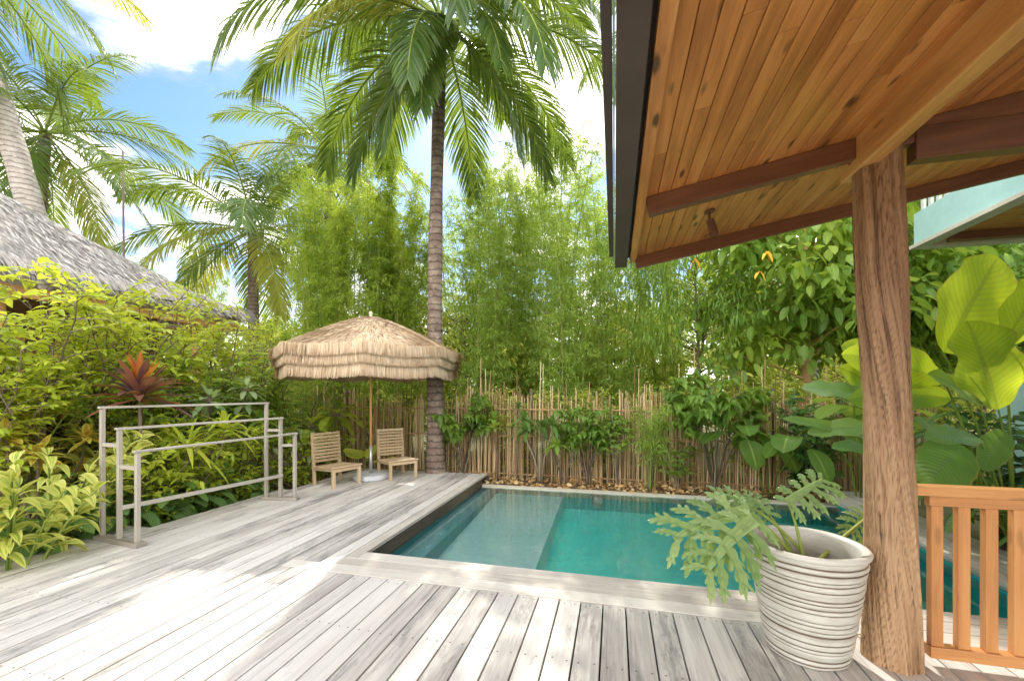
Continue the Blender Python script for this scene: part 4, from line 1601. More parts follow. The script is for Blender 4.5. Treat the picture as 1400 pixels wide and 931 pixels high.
c = at(345, 318, 13.0)
make_palm('shorter coconut palm standing behind the thatched roof corner', np.array([c[0] + .1, c[1], -.3]), c, .2, .13, auto_fronds(22, 4.3, 3, lowest=-.7), nleaf=64, lmax=1.05, wid=.043)
c = at(452, 212, 14.5)
make_palm('coconut palm partly hidden behind the light bamboo left of the tall palm', np.array([c[0] - .3, c[1], -.3]), c, .2, .12, auto_fronds(20, 4.2, 5, lowest=-.6), nleaf=60, lmax=1.05, wid=.043)
c = at(62, 185, 12.0)
make_palm('bushy coconut palm at the far left above the thatched roof', np.array([c[0] - 1.2, c[1] + .5, -.3]), c, .2, .13, auto_fronds(24, 4.3, 8, lowest=-1.0), nleaf=64, lmax=1.05, wid=.042)
c = at(905, 10, 17)
make_palm('distant coconut palm glimpsed between the tall palm and the dark fascia', np.array([c[0] + .3, c[1], -.3]), c, .2, .13, auto_fronds(16, 4.3, 11), nleaf=48, lmax=1.0, wid=.07)
b_, m_2 = at(50, 310, 9.6), at(-34, 20, 9.6)
dd_ = (m_2 - b_)
make_palm('leaning pale grey palm trunk at the left edge of the picture', b_ - dd_ * .62, b_ + dd_ * 1.35, .27, .19, auto_fronds(14, 4.0, 21), bark='palmbark_pale', nleaf=48, lmax=1.0, wid=.05)


# ================================================================== BAMBOO
def make_bamboo(label, loc, height, ncul, seed, mat='bamboo', spread=.55, lean=.9, per=52, tier0=.1, llen=.12, group='bamboo clumps behind the fence', leafn=15, blen=.62):
    """feathery bamboo clump: one culm mesh each, one foliage mesh"""
    global RNG
    keep = RNG
    RNG = np.random.default_rng(seed)
    t = thing('bamboo_clump', label, 'bamboo', loc, 0, group)
    gf = Geo()
    tw = Geo()
    for c in range(ncul):
        a = RNG.random() * 6.28
        r = spread * math.sqrt(RNG.random())
        b0 = np.array([math.cos(a) * r, math.sin(a) * r, 0])
        H_ = height * RNG.uniform(.72, 1.05)
        la = a + RNG.normal(0, .5)
        ln = lean * RNG.uniform(.3, 1.2)
        K = 16
        f = np.linspace(0, 1, K)
        pts = b0 + np.stack([math.cos(la) * ln * f ** 2.2, math.sin(la) * ln * f ** 2.2, H_ * (f - .06 * f ** 4)], -1)
        g = Geo()
        tube(g, pts, np.linspace(.016, .004, K), 6, tint=RNG.uniform(.2, .8))
        g.build('culm', M['culm'], t, world=False, smooth=True)
        nb_ = per
        fb = RNG.uniform(tier0, 1.0, nb_)
        p0 = np.stack([np.interp(fb, f, pts[:, i]) for i in range(3)], -1)
        d = rand_dir(nb_, .1, .9)
        bl = blen * RNG.uniform(.5, 1.25, nb_) * (1.15 - .65 * fb)
        p1 = p0 + d * bl[:, None] * .5
        p2 = p0 + d * bl[:, None] - DZ * (bl * .45)[:, None]
        tubes(gf, p0, p1, p2, .0025, .001, n=3, m=4, tint=.5)
        nl = leafn
        tt_ = np.tile(np.linspace(.12, 1.0, nl), nb_)[:, None]
        idx = np.repeat(np.arange(nb_), nl)
        q = (1 - tt_) ** 2 * p0[idx] + 2 * tt_ * (1 - tt_) * p1[idx] + tt_ ** 2 * p2[idx]
        q = q + RNG.normal(0, .035, q.shape)
        ld = nrm(d[idx] * .5 + rand_dir(len(q), -.9, .35) - DZ * .25)
        add_rhombs(gf, q, ld, llen * RNG.uniform(.6, 1.25, len(q)), llen * .19, tint=np.clip(RNG.normal(.45, .22, len(q)), 0, 1), bend=.25)
    gf.build('foliage', M[mat], t, world=False)
    RNG = keep
    return t


def gl_(px, Y):
    p = at(px, HY, Y)
    p[2] = -.3
    return p


bA = make_bamboo('tall feathery bamboo clump just right of the palm trunk', gl_(668, 10.2), 8.2, 15, 31, per=85, leafn=19, lean=1.1)
bB = make_bamboo('pale lime bamboo plume rising left of the palm trunk', gl_(500, 10.2), 8.4, 15, 32, mat='bamboo_bright', per=100, leafn=20, lean=.75, spread=.6)
bC = make_bamboo('slender green bamboo clump with arching tips behind the pool centre', gl_(765, 9.8), 8.0, 13, 33, per=85, leafn=19, lean=1.3)
dup(bB, gl_(462, 10.3), 4.1, .97, 'pale lime bamboo plume above the left half of the umbrella')
dup(bB, gl_(538, 10.7), 5.2, .93, 'pale lime bamboo plume touching the palm trunk on its left')
dup(bA, gl_(696, 12.0), 5.0, 1.12, 'tall bamboo behind the first clump right of the palm trunk')
dup(bA, gl_(800, 11.8), .6, 1.1, 'tall bamboo behind the pool, left of the roof corner')
dup(bA, gl_(722, 11.4), 2.1, 1.05, 'tall bamboo clump behind the pool, second from the palm trunk')
dup(bC, gl_(835, 10.4), 1.3, 1.0, 'bamboo clump behind the fence in line with the roof corner')
dup(bA, gl_(905, 11.6), 4.0, .8, 'bamboo clump under the roof edge, left of the spotlight')
dup(bB, gl_(442, 10.6), 1.9, .86, 'pale lime bamboo plume at the far left of the umbrella')
dup(bB, gl_(556, 11.2), 3.4, .8, 'pale lime bamboo directly behind the umbrella and palm trunk')
dup(bA, gl_(265, 15.0), 1.0, .92, 'dark feathery bamboo clump showing above the thatched roof')
dup(bA, gl_(215, 17.0), 2.0, .95, 'feathery bamboo clump between the leftmost palm and the roof')
dup(bC, gl_(620, 12.5), 3.0, 1.0, 'far bamboo clump seen right behind the palm trunk')
dup(bC, gl_(1010, 12.5), .6, 1.05, 'far bamboo clump behind the broadleaf tree')
dup(bC, gl_(1270, 11.0), 2.6, .95, 'bamboo clump behind the trunk post beneath the teal balcony')


# ================================================================== SHRUBS AND TREES
def twiggy(gs, gf, base_, height, spread, stems, twigs, tlen, nl, ll, lw, prof=LANCE, nt=3, start=.3, bend=.35, tmu=.5, droop=0.1, r0=.012, fold=.3, zlo=-.1, zhi=.8, tsd=.18):
    for s in range(stems):
        a = s * 2.4 + RNG.uniform(-.5, .5)
        r = spread * RNG.uniform(.35, 1.0)
        h = height * RNG.uniform(.75, 1.05)
        K = 10
        f = np.linspace(0, 1, K)
        wob_ = np.cumsum(RNG.normal(0, .02 * height, (K, 3)), 0) * [1, 1, .3]
        pts = np.asarray(base_) + np.stack([math.cos(a) * r * f ** 1.3, math.sin(a) * r * f ** 1.3, h * f - droop * h * f ** 3], -1) + wob_ * f[:, None]
        tube(gs, pts, np.linspace(r0, r0 * .3, K), 6, tint=RNG.random())
        fb = RNG.uniform(start, 1, twigs)
        fb[-1] = 1
        p0 = np.stack([np.interp(fb, f, pts[:, i]) for i in range(3)], -1)
        d = rand_dir(twigs, zlo, zhi)
        d = nrm(d + np.array([math.cos(a), math.sin(a), 0]) * .4)
        tl = tlen * RNG.uniform(.5, 1.2, twigs)
        p1 = p0 + d * tl[:, None] * .55 + DZ * (.08 * tl)[:, None]
        p2 = p0 + d * tl[:, None]
        tubes(gs, p0, p1, p2, r0 * .35, r0 * .15, n=4, m=4, tint=RNG.random(twigs))
        tt_ = np.tile(np.linspace(.2, 1.0, nl), twigs)[:, None]
        ix = np.repeat(np.arange(twigs), nl)
        q = (1 - tt_) ** 2 * p0[ix] + 2 * tt_ * (1 - tt_) * p1[ix] + tt_ ** 2 * p2[ix]
        sgn = np.tile(np.arange(nl) % 2 * 2 - 1, twigs)[:, None]
        sd_ = nrm(np.cross(d[ix], DZ) + 1e-3)
        ld = nrm(sd_ * sgn * .9 + d[ix] * .6 + RNG.normal(0, .3, q.shape) + DZ * .15)
        add_leaves(gf, q, ld, ll * RNG.uniform(.6, 1.2, len(q)), lw * RNG.uniform(.75, 1.15, len(q)), np.clip(RNG.normal(tmu, tsd, len(q)), 0, 1), bend=bend * RNG.uniform(.5, 1.5, len(q)), fold=fold, prof=prof, nt=nt)


def shrub(name, label, loc, mat, seed, cat='shrub', group=None, stem='bark', **kw):
    global RNG
    keep = RNG
    RNG = np.random.default_rng(seed)
    t = thing(name, label, cat, loc, 0, group)
    gs, gf = Geo(), Geo()
    twiggy(gs, gf, (0, 0, 0), **kw)
    gs.build('stems', M[stem], t, world=False, smooth=True)
    gf.build('foliage', M[mat], t, world=False, smooth=True)
    RNG = keep
    return t


def rosette(gf, gs, c, n, L, W, el0, el1, bend, prof=LANCE, tint=.5, nt=6, fold=.3, wave=0., petiole=0.0, base_=None, tsd=.15, ns=2):
    a = np.arange(n) * 2.39996 + RNG.normal(0, .15, n)
    f = np.arange(n) / max(n - 1, 1)
    el = el0 + (el1 - el0) * f + RNG.normal(0, .08, n)
    d = np.stack([np.cos(a) * np.cos(el), np.sin(a) * np.cos(el), np.sin(el)], -1)
    p = np.broadcast_to(np.asarray(c, float), (n, 3)) + RNG.normal(0, .008, (n, 3))
    if petiole:
        pl = petiole * RNG.uniform(.7, 1.15, n)
        q = p + d * pl[:, None]
        tubes(gs, p, p + d * pl[:, None] * .5 + DZ * (.12 * pl)[:, None], q, .006, .004, n=5, m=5, tint=.6)
        d = nrm(d - DZ * .35)
        p = q
    add_leaves(gf, p, d, L * RNG.uniform(.75, 1.15, n), W * RNG.uniform(.8, 1.1, n), np.clip(RNG.normal(tint, tsd, n), 0, 1), bend=bend * RNG.uniform(.6, 1.4, n), fold=fold, prof=prof, nt=nt, wave=wave, up=DZ, ns=ns)


def at_g(px, Y, z=-.3):
    p = at(px, HY, Y)
    p[2] = z
    return p


# ---- left garden, shrubs from back to front
LS = dict(stems=9, twigs=16, tlen=.34, nl=9, ll=.13, lw=.052)
s1 = shrub('leafy_shrub', 'bright yellow-green leafy shrub at the left edge under the thatched eave', at_g(30, 4.4), 'lime', 101, height=3.25, spread=.8, start=.5, r0=.018, stems=9, twigs=18, tlen=.36, nl=9, ll=.14, lw=.06)
s2 = shrub('leafy_shrub', 'tall loose shrub reaching up in front of the grey thatch', at_g(205, 5.9), 'lime', 102, height=3.55, spread=.6, start=.35, r0=.016, stems=7, twigs=15, tlen=.4, nl=9, ll=.15, lw=.06)
s3 = shrub('leafy_shrub', 'dense light green shrub below the end of the thatched eave', at_g(300, 6.9), 'mid', 103, height=2.6, spread=.95, start=.25, stems=12, twigs=20, tlen=.36, nl=9, ll=.12, lw=.055, tmu=.65)
dup(s3, at_g(352, 8.0), 1.3, 1.0, 'light green shrub between the thatched eave and the umbrella')
dup(s3, at_g(245, 6.3), 2.9, .95, 'leafy shrub behind the far end of the rack')
dup(s1, at_g(120, 5.6), 2.2, .95, 'yellow-green shrub left of the tall loose shrub')
dup(s3, at_g(130, 5.1), 4.2, .8, 'low light green shrub behind the purple cordyline')
dup(s1, at_g(-40, 3.8), 4.0, .8, 'yellow-green shrub cut by the left picture edge')
dup(s2, at_g(115, 5.0), 3.3, .98, 'loose shrub in front of the eave beside the leftmost shrub')
dup(s2, at_g(262, 6.4), 4.4, 1.0, 'loose shrub in front of the middle of the thatched eave')
dup(s2, at_g(62, 5.2), 5.5, 1.0, 'loose shrub under the eave above the small cordyline')
dup(s2, at_g(165, 5.6), .3, 1.03, 'loose shrub hiding the eave left of the purple cordyline')
dup(s2, at_g(300, 7.4), 2.5, 1.1, 'loose shrub below the lower end of the thatched roof')
dup(s2, at_g(330, 7.6), 1.1, .95, 'loose shrub standing right of the thatched roof corner')
dup(s3, at_g(415, 7.9), 5.0, .82, 'leafy shrub behind the left chair')
dup(s3, at_g(60, 5.2), .4, .85, 'green shrub beneath the louvred window')
s4 = shrub('leafy_shrub', 'low bright shrub growing beside the far end of the rack', at_g(395, 7.0), 'lime', 104, height=1.3, spread=.5, start=.15, stems=10, twigs=14, tlen=.26, nl=8, ll=.13, lw=.05)
dup(s4, at_g(330, 6.2), 2.0, 1.0, 'low bright shrub seen through the rack near its far posts')
dup(s4, at_g(262, 5.5), 3.0, 1.05, 'low bright shrub seen through the middle of the rack')
dup(s4, at_g(440, 7.7), 4.4, .9, 'low bright shrub right behind the left chair')
dup(s4, at_g(210, 4.9), 5.1, 1.0, 'low bright shrub behind the near posts of the rack')


# variegated ginger
def ginger(label, loc, seed, n=8, h=1.2, mat='ginger', group='variegated gingers in the left bed'):
    global RNG
    keep = RNG
    RNG = np.random.default_rng(seed)
    t = thing('variegated_ginger', label, 'ginger plant', loc, 0, group)
    gs, gf = Geo(), Geo()
    for k in range(n):
        a = RNG.random() * 6.28
        r = .35 * math.sqrt(RNG.random())
        top_ = np.array([math.cos(a) * (r + .3), math.sin(a) * (r + .3), h * RNG.uniform(.6, 1.05)])
        b0 = np.array([math.cos(a) * r * .4, math.sin(a) * r * .4, 0])
        f = np.linspace(0, 1, 8)[:, None]
        pts = b0 * (1 - f) + top_ * f + DZ * .1 * np.sin(f * 3.14)
        tube(gs, pts, np.linspace(.012, .006, 8), 6, tint=RNG.random())
        m3 = 12
        fl_ = np.linspace(.35, 1, m3)
        q = np.stack([np.interp(fl_, f[:, 0], pts[:, i]) for i in range(3)], -1)
        aa = np.arange(m3) * np.pi + a + RNG.normal(0, .5, m3)
        el = .25 + .7 * fl_ + RNG.normal(0, .1, m3)
        d = np.stack([np.cos(aa) * np.cos(el), np.sin(aa) * np.cos(el), np.sin(el)], -1)
        add_leaves(gf, q, d, RNG.uniform(.26, .42, m3), RNG.uniform(.06, .09, m3), np.clip(RNG.normal(.5, .25, m3), 0, 1), bend=RNG.uniform(.3, .8, m3), fold=.25, nt=7, wave=.15)
    gs.build('stems', M['greenstem'], t, world=False, smooth=True)
    gf.build('foliage', M[mat], t, world=False, smooth=True)
    RNG = keep
    return t


g1 = ginger('yellow striped ginger at the left picture edge, nearest the deck', at_g(5, 3.5), 201, n=13, h=1.15)
dup(g1, at_g(75, 4.1), 1.7, 1.05, 'yellow striped ginger left of the rack')
dup(g1, at_g(-30, 4.2), 3.1, 1.35, 'tall yellow striped ginger behind the nearest one')
dup(g1, at_g(110, 4.7), 4.0, .9, 'yellow striped ginger just left of the nearest rack post')
dup(g1, at_g(20, 4.6), 5.0, 1.3, 'striped ginger in front of the louvred window')


# cordyline
def cordyline(label, loc, h, seed, sc=1.0):
    global RNG
    keep = RNG
    RNG = np.random.default_rng(seed)
    t = thing('cordyline', label, 'cordyline', loc)
    gs, gf, gt = Geo(), Geo(), Geo()
    tube(gs, [(0, 0, 0), (.03, 0, h * .5), (0, 0, h)], [.02, .017, .014], 8, tint=.4)
    rosette(gf, gs, (0, 0, h - .12), 30, .62 * sc, .105 * sc, -.1, 1.25, .25, tint=.3, fold=.35, tsd=.2)
    rosette(gt, gs, (0, 0, h), 6, .4 * sc, .07 * sc, 1.0, 1.45, .08, tint=.5, fold=.35)
    gs.build('stem', M['bark'], t, world=False, smooth=True)
    gf.build('foliage', M['cordy'], t, world=False, smooth=True)
    tag(gt.build('top_leaves', M['cordy_top'], t, world=False, smooth=True), 'orange red young leaves at the top')
    RNG = keep
    return t


cordyline('purple cordyline with glowing orange top leaves behind the rack', at_g(190, 4.6), 1.8, 301, 1.05)
cordyline('small red-purple cordyline low in the ginger bed', at_g(75, 4.75), 1.35, 302, .7)

rosplant_q = []
# patterned leaves along the deck edge
hg = None
spots = [(20, 3.65, .95), (75, 3.85, 1.0), (118, 4.1, .95), (215, 4.35, 1.05), (255, 4.7, 1.0), (300, 5.05, 1.05), (345, 5.45, .95), (170, 4.25, .9), (395, 6.2, .85), (235, 5.2, 1.25), (150, 4.75, 1.2)]
labs = ['at the deck edge by the left picture edge', 'at the deck edge below the yellow gingers', 'just left of the near rack foot', 'right of the near rack foot', 'under the rack, left of its middle', 'under the middle of the rack', 'at the deck edge near the far rack foot', 'directly behind the near rack foot', 'behind the far rack foot', 'behind the middle of the rack in a taller stand', 'taller one behind the near rack posts']
for i, ((px, Y, s), lb) in enumerate(zip(spots, labs)):
    loc = at_g(px, Y)
    # keep off the deck
    vloc = loc[0] * CA - loc[1] * SA
    if vloc > -5.3:
        loc = loc + DV * (-5.3 - vloc)
    if hg is None:
        t = thing('dumb_cane', 'green patterned broad-leaved plant ' + lb, 'foliage plant', loc, 0, 'patterned broad-leaved plants along the deck edge')
        keep = RNG
        RNG = np.random.default_rng(401)
        gs, gf = Geo(), Geo()
        for k in range(4):
            a = k * 1.6
            b0 = np.array([math.cos(a) * .14, math.sin(a) * .14, .12 + .13 * k])
            tube(gs, [b0 * [1, 1, 0], b0], .014, 6, tint=.6)
            rosette(gf, gs, b0, 9, .34, .17, .1, 1.1, .45, prof=ELL, tint=.5, nt=8, fold=.18, wave=.12, petiole=.16)
        gs.build('stems', M['greenstem'], t, world=False, smooth=True)
        gf.build('foliage', M['herring'], t, world=False, smooth=True)
        RNG = keep
        hg = t
    else:
        dup(hg, loc, i * 1.3, s, 'green patterned broad-leaved plant ' + lb)


# generic rosette plants
def rosplant(name, label, cat, loc, mat, seed, h, n, L, W, el0, el1, bend, prof=LANCE, stems=1, fold=.25, nt=6, pet=0.0, wave=0., tint=.5, spread=.2, group=None, stemmat='bark', r=.014):
    global RNG
    keep = RNG
    RNG = np.random.default_rng(seed)
    t = thing(name, label, cat, loc, 0, group)
    gs, gf = Geo(), Geo()
    for k in range(stems):
        a = k * 2.3 + seed
        tp = np.array([math.cos(a) * spread, math.sin(a) * spread, h * (1 - .22 * k / max(1, stems))])
        if stems == 1:
            tp = np.array([.04, .02, h])
        tube(gs, [tp * [.1, .1, 0], tp * [.35, .35, .45], tp * [.9, .9, .8], tp], [r, r * .9, r * .8, r * .7], 7, tint=RNG.random())
        rosette(gf, gs, tp, n, L, W, el0, el1, bend, prof=prof, tint=tint, nt=nt, fold=fold, wave=wave, petiole=pet)
    gs.build('stems', M[stemmat], t, world=False, smooth=True)
    gf.build('foliage', M[mat], t, world=False, smooth=True)
    RNG = keep
    return t


rosplant('dracaena', 'spiky green dracaena head above the shrubs left of the umbrella', 'dracaena', at_g(385, 8.6), 'mid', 501, 2.75, 60, .6, .035, -.5, 1.4, .35, tint=.6, nt=5)
rosplant('papaya_plant', 'pale green papaya-like plant behind the left chair', 'plant', at_g(447, 7.6), 'lime', 502, 1.3, 12, .34, .16, -.2, .8, .3, prof=ELL, stems=3, pet=.2, wave=.3, spread=.3)
ee = rosplant('elephant_ear', 'single large elephant-ear leaf between the two chairs', 'plant', at_g(490, 7.35), 'lime', 503, .25, 4, .48, .36, .75, 1.1, .25, prof=HEART, pet=.45, nt=10, fold=.12, wave=.05, stemmat='greenstem')
rosplant('strap_leaf_plant', 'bright strap-leaved plant seen above the middle of the rack', 'plant', at_g(262, 5.3), 'lime', 541, 1.25, 26, .62, .06, -.2, 1.25, .45, stems=3, spread=.35, tint=.6)
rosplant('strap_leaf_plant', 'dark green strap-leaved plant near the far posts of the rack', 'plant', at_g(335, 6.6), 'mid', 542, 1.5, 24, .6, .07, -.3, 1.2, .4, stems=3, spread=.3, tint=.3)
rosplant('croton', 'red and yellow croton in front of the leftmost shrub', 'croton', at_g(52, 4.3), 'croton', 543, 1.35, 22, .3, .075, -.3, 1.3, .3, stems=5, spread=.35, tint=.5)
rosplant('croton', 'pinkish croton low behind the near rack posts', 'croton', at_g(150, 4.9), 'croton', 544, 1.0, 20, .28, .07, -.3, 1.3, .3, stems=4, spread=.25, tint=.7)
rosplant('broad_leaf_plant', 'fresh green broad-leaved plant left of the small cordyline', 'plant', at_g(20, 4.9), 'lime', 545, 1.7, 14, .42, .17, -.3, 1.1, .45, prof=ELL, stems=4, spread=.4, pet=.15, wave=.2, tint=.75)
rosplant('pale_leaf_plant', 'pale silvery-green plant between the rack and the left chair', 'plant', at_g(400, 7.3), 'pale', 546, .9, 16, .3, .1, -.3, 1.2, .35, prof=ELL, stems=5, spread=.35, pet=.1, tint=.6)
rosplant('pale_leaf_plant', 'pale silvery-green plant peeking over the far end of the rack', 'plant', at_g(300, 6.4), 'pale', 547, 1.75, 16, .28, .09, -.3, 1.2, .35, prof=ELL, stems=5, spread=.35, pet=.1, tint=.6)
# small plants in front of the fence
rosplant('plumeria', 'young plumeria with glossy rosettes in front of the fence beside the deck end', 'plumeria', P(7.12, -2.0, -.18), 'mid', 511, 1.12, 16, .28, .075, -.3, 1.1, .25, stems=2, spread=.16, r=.016)
rosplant('plumeria', 'young plumeria with three rosettes on the fence, second from the deck end', 'plumeria', P(7.15, -1.25, -.18), 'dark', 512, 1.15, 16, .33, .085, -.4, 1.0, .35, stems=4, spread=.3, r=.016, tint=.7)
rosplant('plumeria', 'low plumeria rosettes hanging over the pool lip', 'plumeria', P(7.08, -.85, -.18), 'mid', 513, .75, 15, .27, .075, -.4, 1.0, .35, stems=3, spread=.22, r=.014)
rosplant('bird_nest_fern', 'small fern rosette high on the fence behind the plumerias', 'fern', P(7.25, -1.7, -.18), 'dark', 514, 1.35, 22, .2, .035, -.2, 1.2, .3, r=.012)
shrub('leafy_shrub', 'small mid green shrub against the fence behind the pool centre', P(7.2, .05, -.18), 'mid', 515, height=1.35, spread=.25, stems=5, twigs=7, tlen=.22, nl=7, ll=.13, lw=.06, start=.5)
make_bamboo('small young bamboo tuft against the fence in front of the canes', P(7.15, .55, -.18), 1.5, 5, 34, per=22, leafn=14, spread=.1, lean=.3, tier0=.45, llen=.1, blen=.35, group=None)
hv = shrub('heart_leaf_vine', 'dense heart-leaved vine hanging over the fence right of centre', P(7.22, 1.55, -.18), 'mid', 516, height=1.9, spread=.72, stems=10, twigs=12, tlen=.3, nl=9, ll=.17, lw=.13, start=.62, prof=HEART, nt=6, bend=.8, tmu=.35, r0=.014, fold=.12, cat='vine')
dup(hv, P(7.3, -.45, -.18), 2.2, .72, 'smaller heart-leaved vine on the fence behind the pool centre')
dup(hv, P(7.35, -2.75, -.18), 4.0, .8, 'heart-leaved vine on the fence just right of the palm trunk')
shrub('leafy_shrub', 'low sparse green shrub at the fence foot right of centre', P(7.15, 1.0, -.18), 'mid', 531, height=.8, spread=.25, stems=5, twigs=7, tlen=.2, nl=7, ll=.12, lw=.05, start=.3)
shrub('leafy_shrub', 'dark glossy shrub filling the far right corner of the pool', P(7.15, 2.85, -.2), 'dark', 517, height=1.55, spread=.6, stems=14, twigs=14, tlen=.28, nl=8, ll=.14, lw=.065, start=.12, prof=ELL)
rosplant('round_leaf_plant', 'plant with large round matt leaves in front of the fence at right', 'plant', P(7.0, 2.25, -.2), 'mid', 518, 1.0, 9, .36, .34, -.5, .7, .45, prof=ROUND, stems=3, spread=.4, pet=.28, nt=8, fold=.1, wave=.06, stemmat='greenstem', tint=.35)
rosplant('round_leaf_plant', 'tall round-leaved plant above the dark shrub beside the trunk post', 'plant', P(6.7, 3.3, -.2), 'mid', 519, 1.45, 9, .34, .32, -.4, .8, .4, prof=ROUND, stems=3, spread=.35, pet=.25, nt=8, fold=.1, stemmat='greenstem', tint=.45)


# ---- trees
def make_tree(label, loc, height, cr, seed, mat='mid', nc=60, per=90, ll=.14, lw=.06, prof=LANCE, bark='bark', r0=.1, group='trees beyond the fence', clus=.42, name='broadleaf_tree', ch=.6, nt=2, droopy=.3):
    global RNG
    keep = RNG
    RNG = np.random.default_rng(seed)
    t = thing(name, label, 'tree', loc, 0, group)
    gt, gf = Geo(), Geo()
    H_ = height
    zc = H_ * (1 - ch / 2)
    f = np.linspace(0, 1, 12)[:, None]
    top_ = np.array([RNG.normal(0, .15), RNG.normal(0, .15), H_ * .85])
    pts = top_ * f + np.stack([np.sin(f[:, 0] * 5) * .07, np.cos(f[:, 0] * 4) * .06, 0 * f[:, 0]], -1)
    tube(gt, pts, np.linspace(r0, r0 * .25, 12), 10, tint=.5)
    d = rand_dir(nc, -1, 1)
    rr = RNG.uniform(.45, 1.0, nc) ** .6
    lump = 1 + .25 * np.sin(d[:, 0] * 4 + seed) * np.cos(d[:, 1] * 5)
    cen = d * (rr * lump)[:, None] * [cr, cr, H_ * ch / 2] + [0, 0, zc]
    fa = np.clip((cen[:, 2] - .35 * np.linalg.norm(cen[:, :2], axis=1)) / (H_ * .85), .15, .95)
    a0_ = np.stack([np.interp(fa, f[:, 0], pts[:, i]) for i in range(3)], -1)
    tubes(gt, a0_, (a0_ + cen) / 2 + DZ * .12, cen, r0 * .22, r0 * .05, n=5, m=6, tint=RNG.random(nc))
    ix = np.repeat(np.arange(nc), per)
    off = RNG.normal(0, 1, (len(ix), 3)) * clus * [.62, .62, .42]
    q = cen[ix] + off
    ld = nrm(off * 1.2 + RNG.normal(0, .35, off.shape) - DZ * droopy)
    tn_ = np.clip(RNG.normal(.5, .16, len(ix)) + RNG.normal(0, .14, nc)[ix], 0, 1)
    if nt == 1:
        add_rhombs(gf, q, ld, ll * RNG.uniform(.6, 1.3, len(ix)), lw, tn_, bend=.3)
    else:
        add_leaves(gf, q, ld, ll * RNG.uniform(.6, 1.3, len(ix)), lw, tn_, bend=.35, fold=.3, prof=prof, nt=nt)
    gt.build('trunk', M[bark], t, world=False, smooth=True)
    gf.build('crown', M[mat], t, world=False, smooth=True)
    RNG = keep
    return t


bt = make_tree('broadleaf tree with big leaves under the roof edge left of the trunk post', at_g(1095, 8.7), 6.3, 2.3, 601, bark='tanbark', mat='mid', nc=85, per=62, ll=.24, lw=.13, prof=ELL, nt=4, r0=.13, clus=.45)
make_tree('narrow-leaved tree behind the heart-leaved vine', at_g(950, 9.2), 5.6, 1.5, 602, mat='mid', nc=62, per=90, ll=.17, lw=.03, nt=2, r0=.05, droopy=.8)
tB = make_tree('dense green tree behind the trunk post', at_g(1175, 8.8), 5.6, 1.7, 603, mat='mid', nc=75, per=70, ll=.19, lw=.075, nt=3, r0=.07)
dup(tB, at_g(1290, 8.2), 1.4, .95, 'dense green tree under the teal balcony')
dup(tB, at_g(1380, 7.6), 3.1, .85, 'dense green tree at the right picture edge below the balcony')
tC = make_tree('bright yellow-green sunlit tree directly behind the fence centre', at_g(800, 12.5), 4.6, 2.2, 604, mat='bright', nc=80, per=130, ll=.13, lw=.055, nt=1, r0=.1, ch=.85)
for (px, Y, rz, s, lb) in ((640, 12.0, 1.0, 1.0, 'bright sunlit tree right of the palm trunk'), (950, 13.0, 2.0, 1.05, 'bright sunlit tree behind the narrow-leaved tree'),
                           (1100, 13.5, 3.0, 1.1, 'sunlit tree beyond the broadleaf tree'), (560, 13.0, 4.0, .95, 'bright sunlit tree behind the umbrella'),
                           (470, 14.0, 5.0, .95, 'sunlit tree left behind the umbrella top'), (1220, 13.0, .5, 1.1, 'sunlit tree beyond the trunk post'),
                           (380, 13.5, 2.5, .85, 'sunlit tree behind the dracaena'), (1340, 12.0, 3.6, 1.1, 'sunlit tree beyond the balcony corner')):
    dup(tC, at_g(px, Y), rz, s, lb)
tD = make_tree('far green tree on the left behind the thatched house', at_g(150, 19), 6.0, 2.6, 605, mat='mid', nc=80, per=100, ll=.2, lw=.1, nt=1, r0=.13, ch=.8)
for (px, Y, rz, s, lb) in ((270, 21, 1.0, 1.0, 'far green tree left of the shorter palm'), (400, 22, 2.2, 1.0, 'far green tree between two palms'), (30, 18, 3.2, 1.05, 'far green tree at the left edge'),
                           (860, 19, 4.0, .95, 'far green tree behind the bamboo centre'), (700, 20, 5.1, .95, 'far green tree right of the tall palm'), (1050, 19, .3, 1.1, 'far green tree behind the broadleaf tree'),
                           (1200, 18, 2.9, 1.1, 'far green tree behind the trunk post'), (1390, 16, 1.9, 1.2, 'far green tree beyond the villa'), (540, 21, 1.4, .9, 'far green tree behind the umbrella')):
    dup(tD, at_g(px, Y), rz, s, lb)
# low hedge of growth behind the fence
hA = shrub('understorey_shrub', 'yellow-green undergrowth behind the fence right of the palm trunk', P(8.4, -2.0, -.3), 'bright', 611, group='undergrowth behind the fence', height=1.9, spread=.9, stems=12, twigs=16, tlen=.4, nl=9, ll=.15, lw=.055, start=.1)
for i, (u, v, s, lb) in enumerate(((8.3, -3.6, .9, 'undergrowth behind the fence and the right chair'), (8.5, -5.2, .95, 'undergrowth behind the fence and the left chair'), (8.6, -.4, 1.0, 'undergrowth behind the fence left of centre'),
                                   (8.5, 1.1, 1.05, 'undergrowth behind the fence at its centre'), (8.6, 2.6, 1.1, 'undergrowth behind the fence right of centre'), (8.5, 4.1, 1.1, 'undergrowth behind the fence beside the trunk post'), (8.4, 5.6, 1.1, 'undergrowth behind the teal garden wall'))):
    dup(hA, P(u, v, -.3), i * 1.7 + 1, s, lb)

# a few ripe orange leaves hanging in the broadleaf tree
for (px, py) in ((1046, 352), (1036, 378), (948, 362)):
    g = Geo()
    p = at(px, py - 8, 6.6)
    add_leaves(g, [p, p + np.array([.03, 0, -.02])], [[.6, -.3, -.7], [-.7, -.2, -.5]], [.17, .13], [.075, .06], [.6, .9], bend=.5, fold=.5, prof=LANCE, nt=6)
    tag(g.build('ripe_leaf', M['orange'], bt), 'orange ripe leaf')

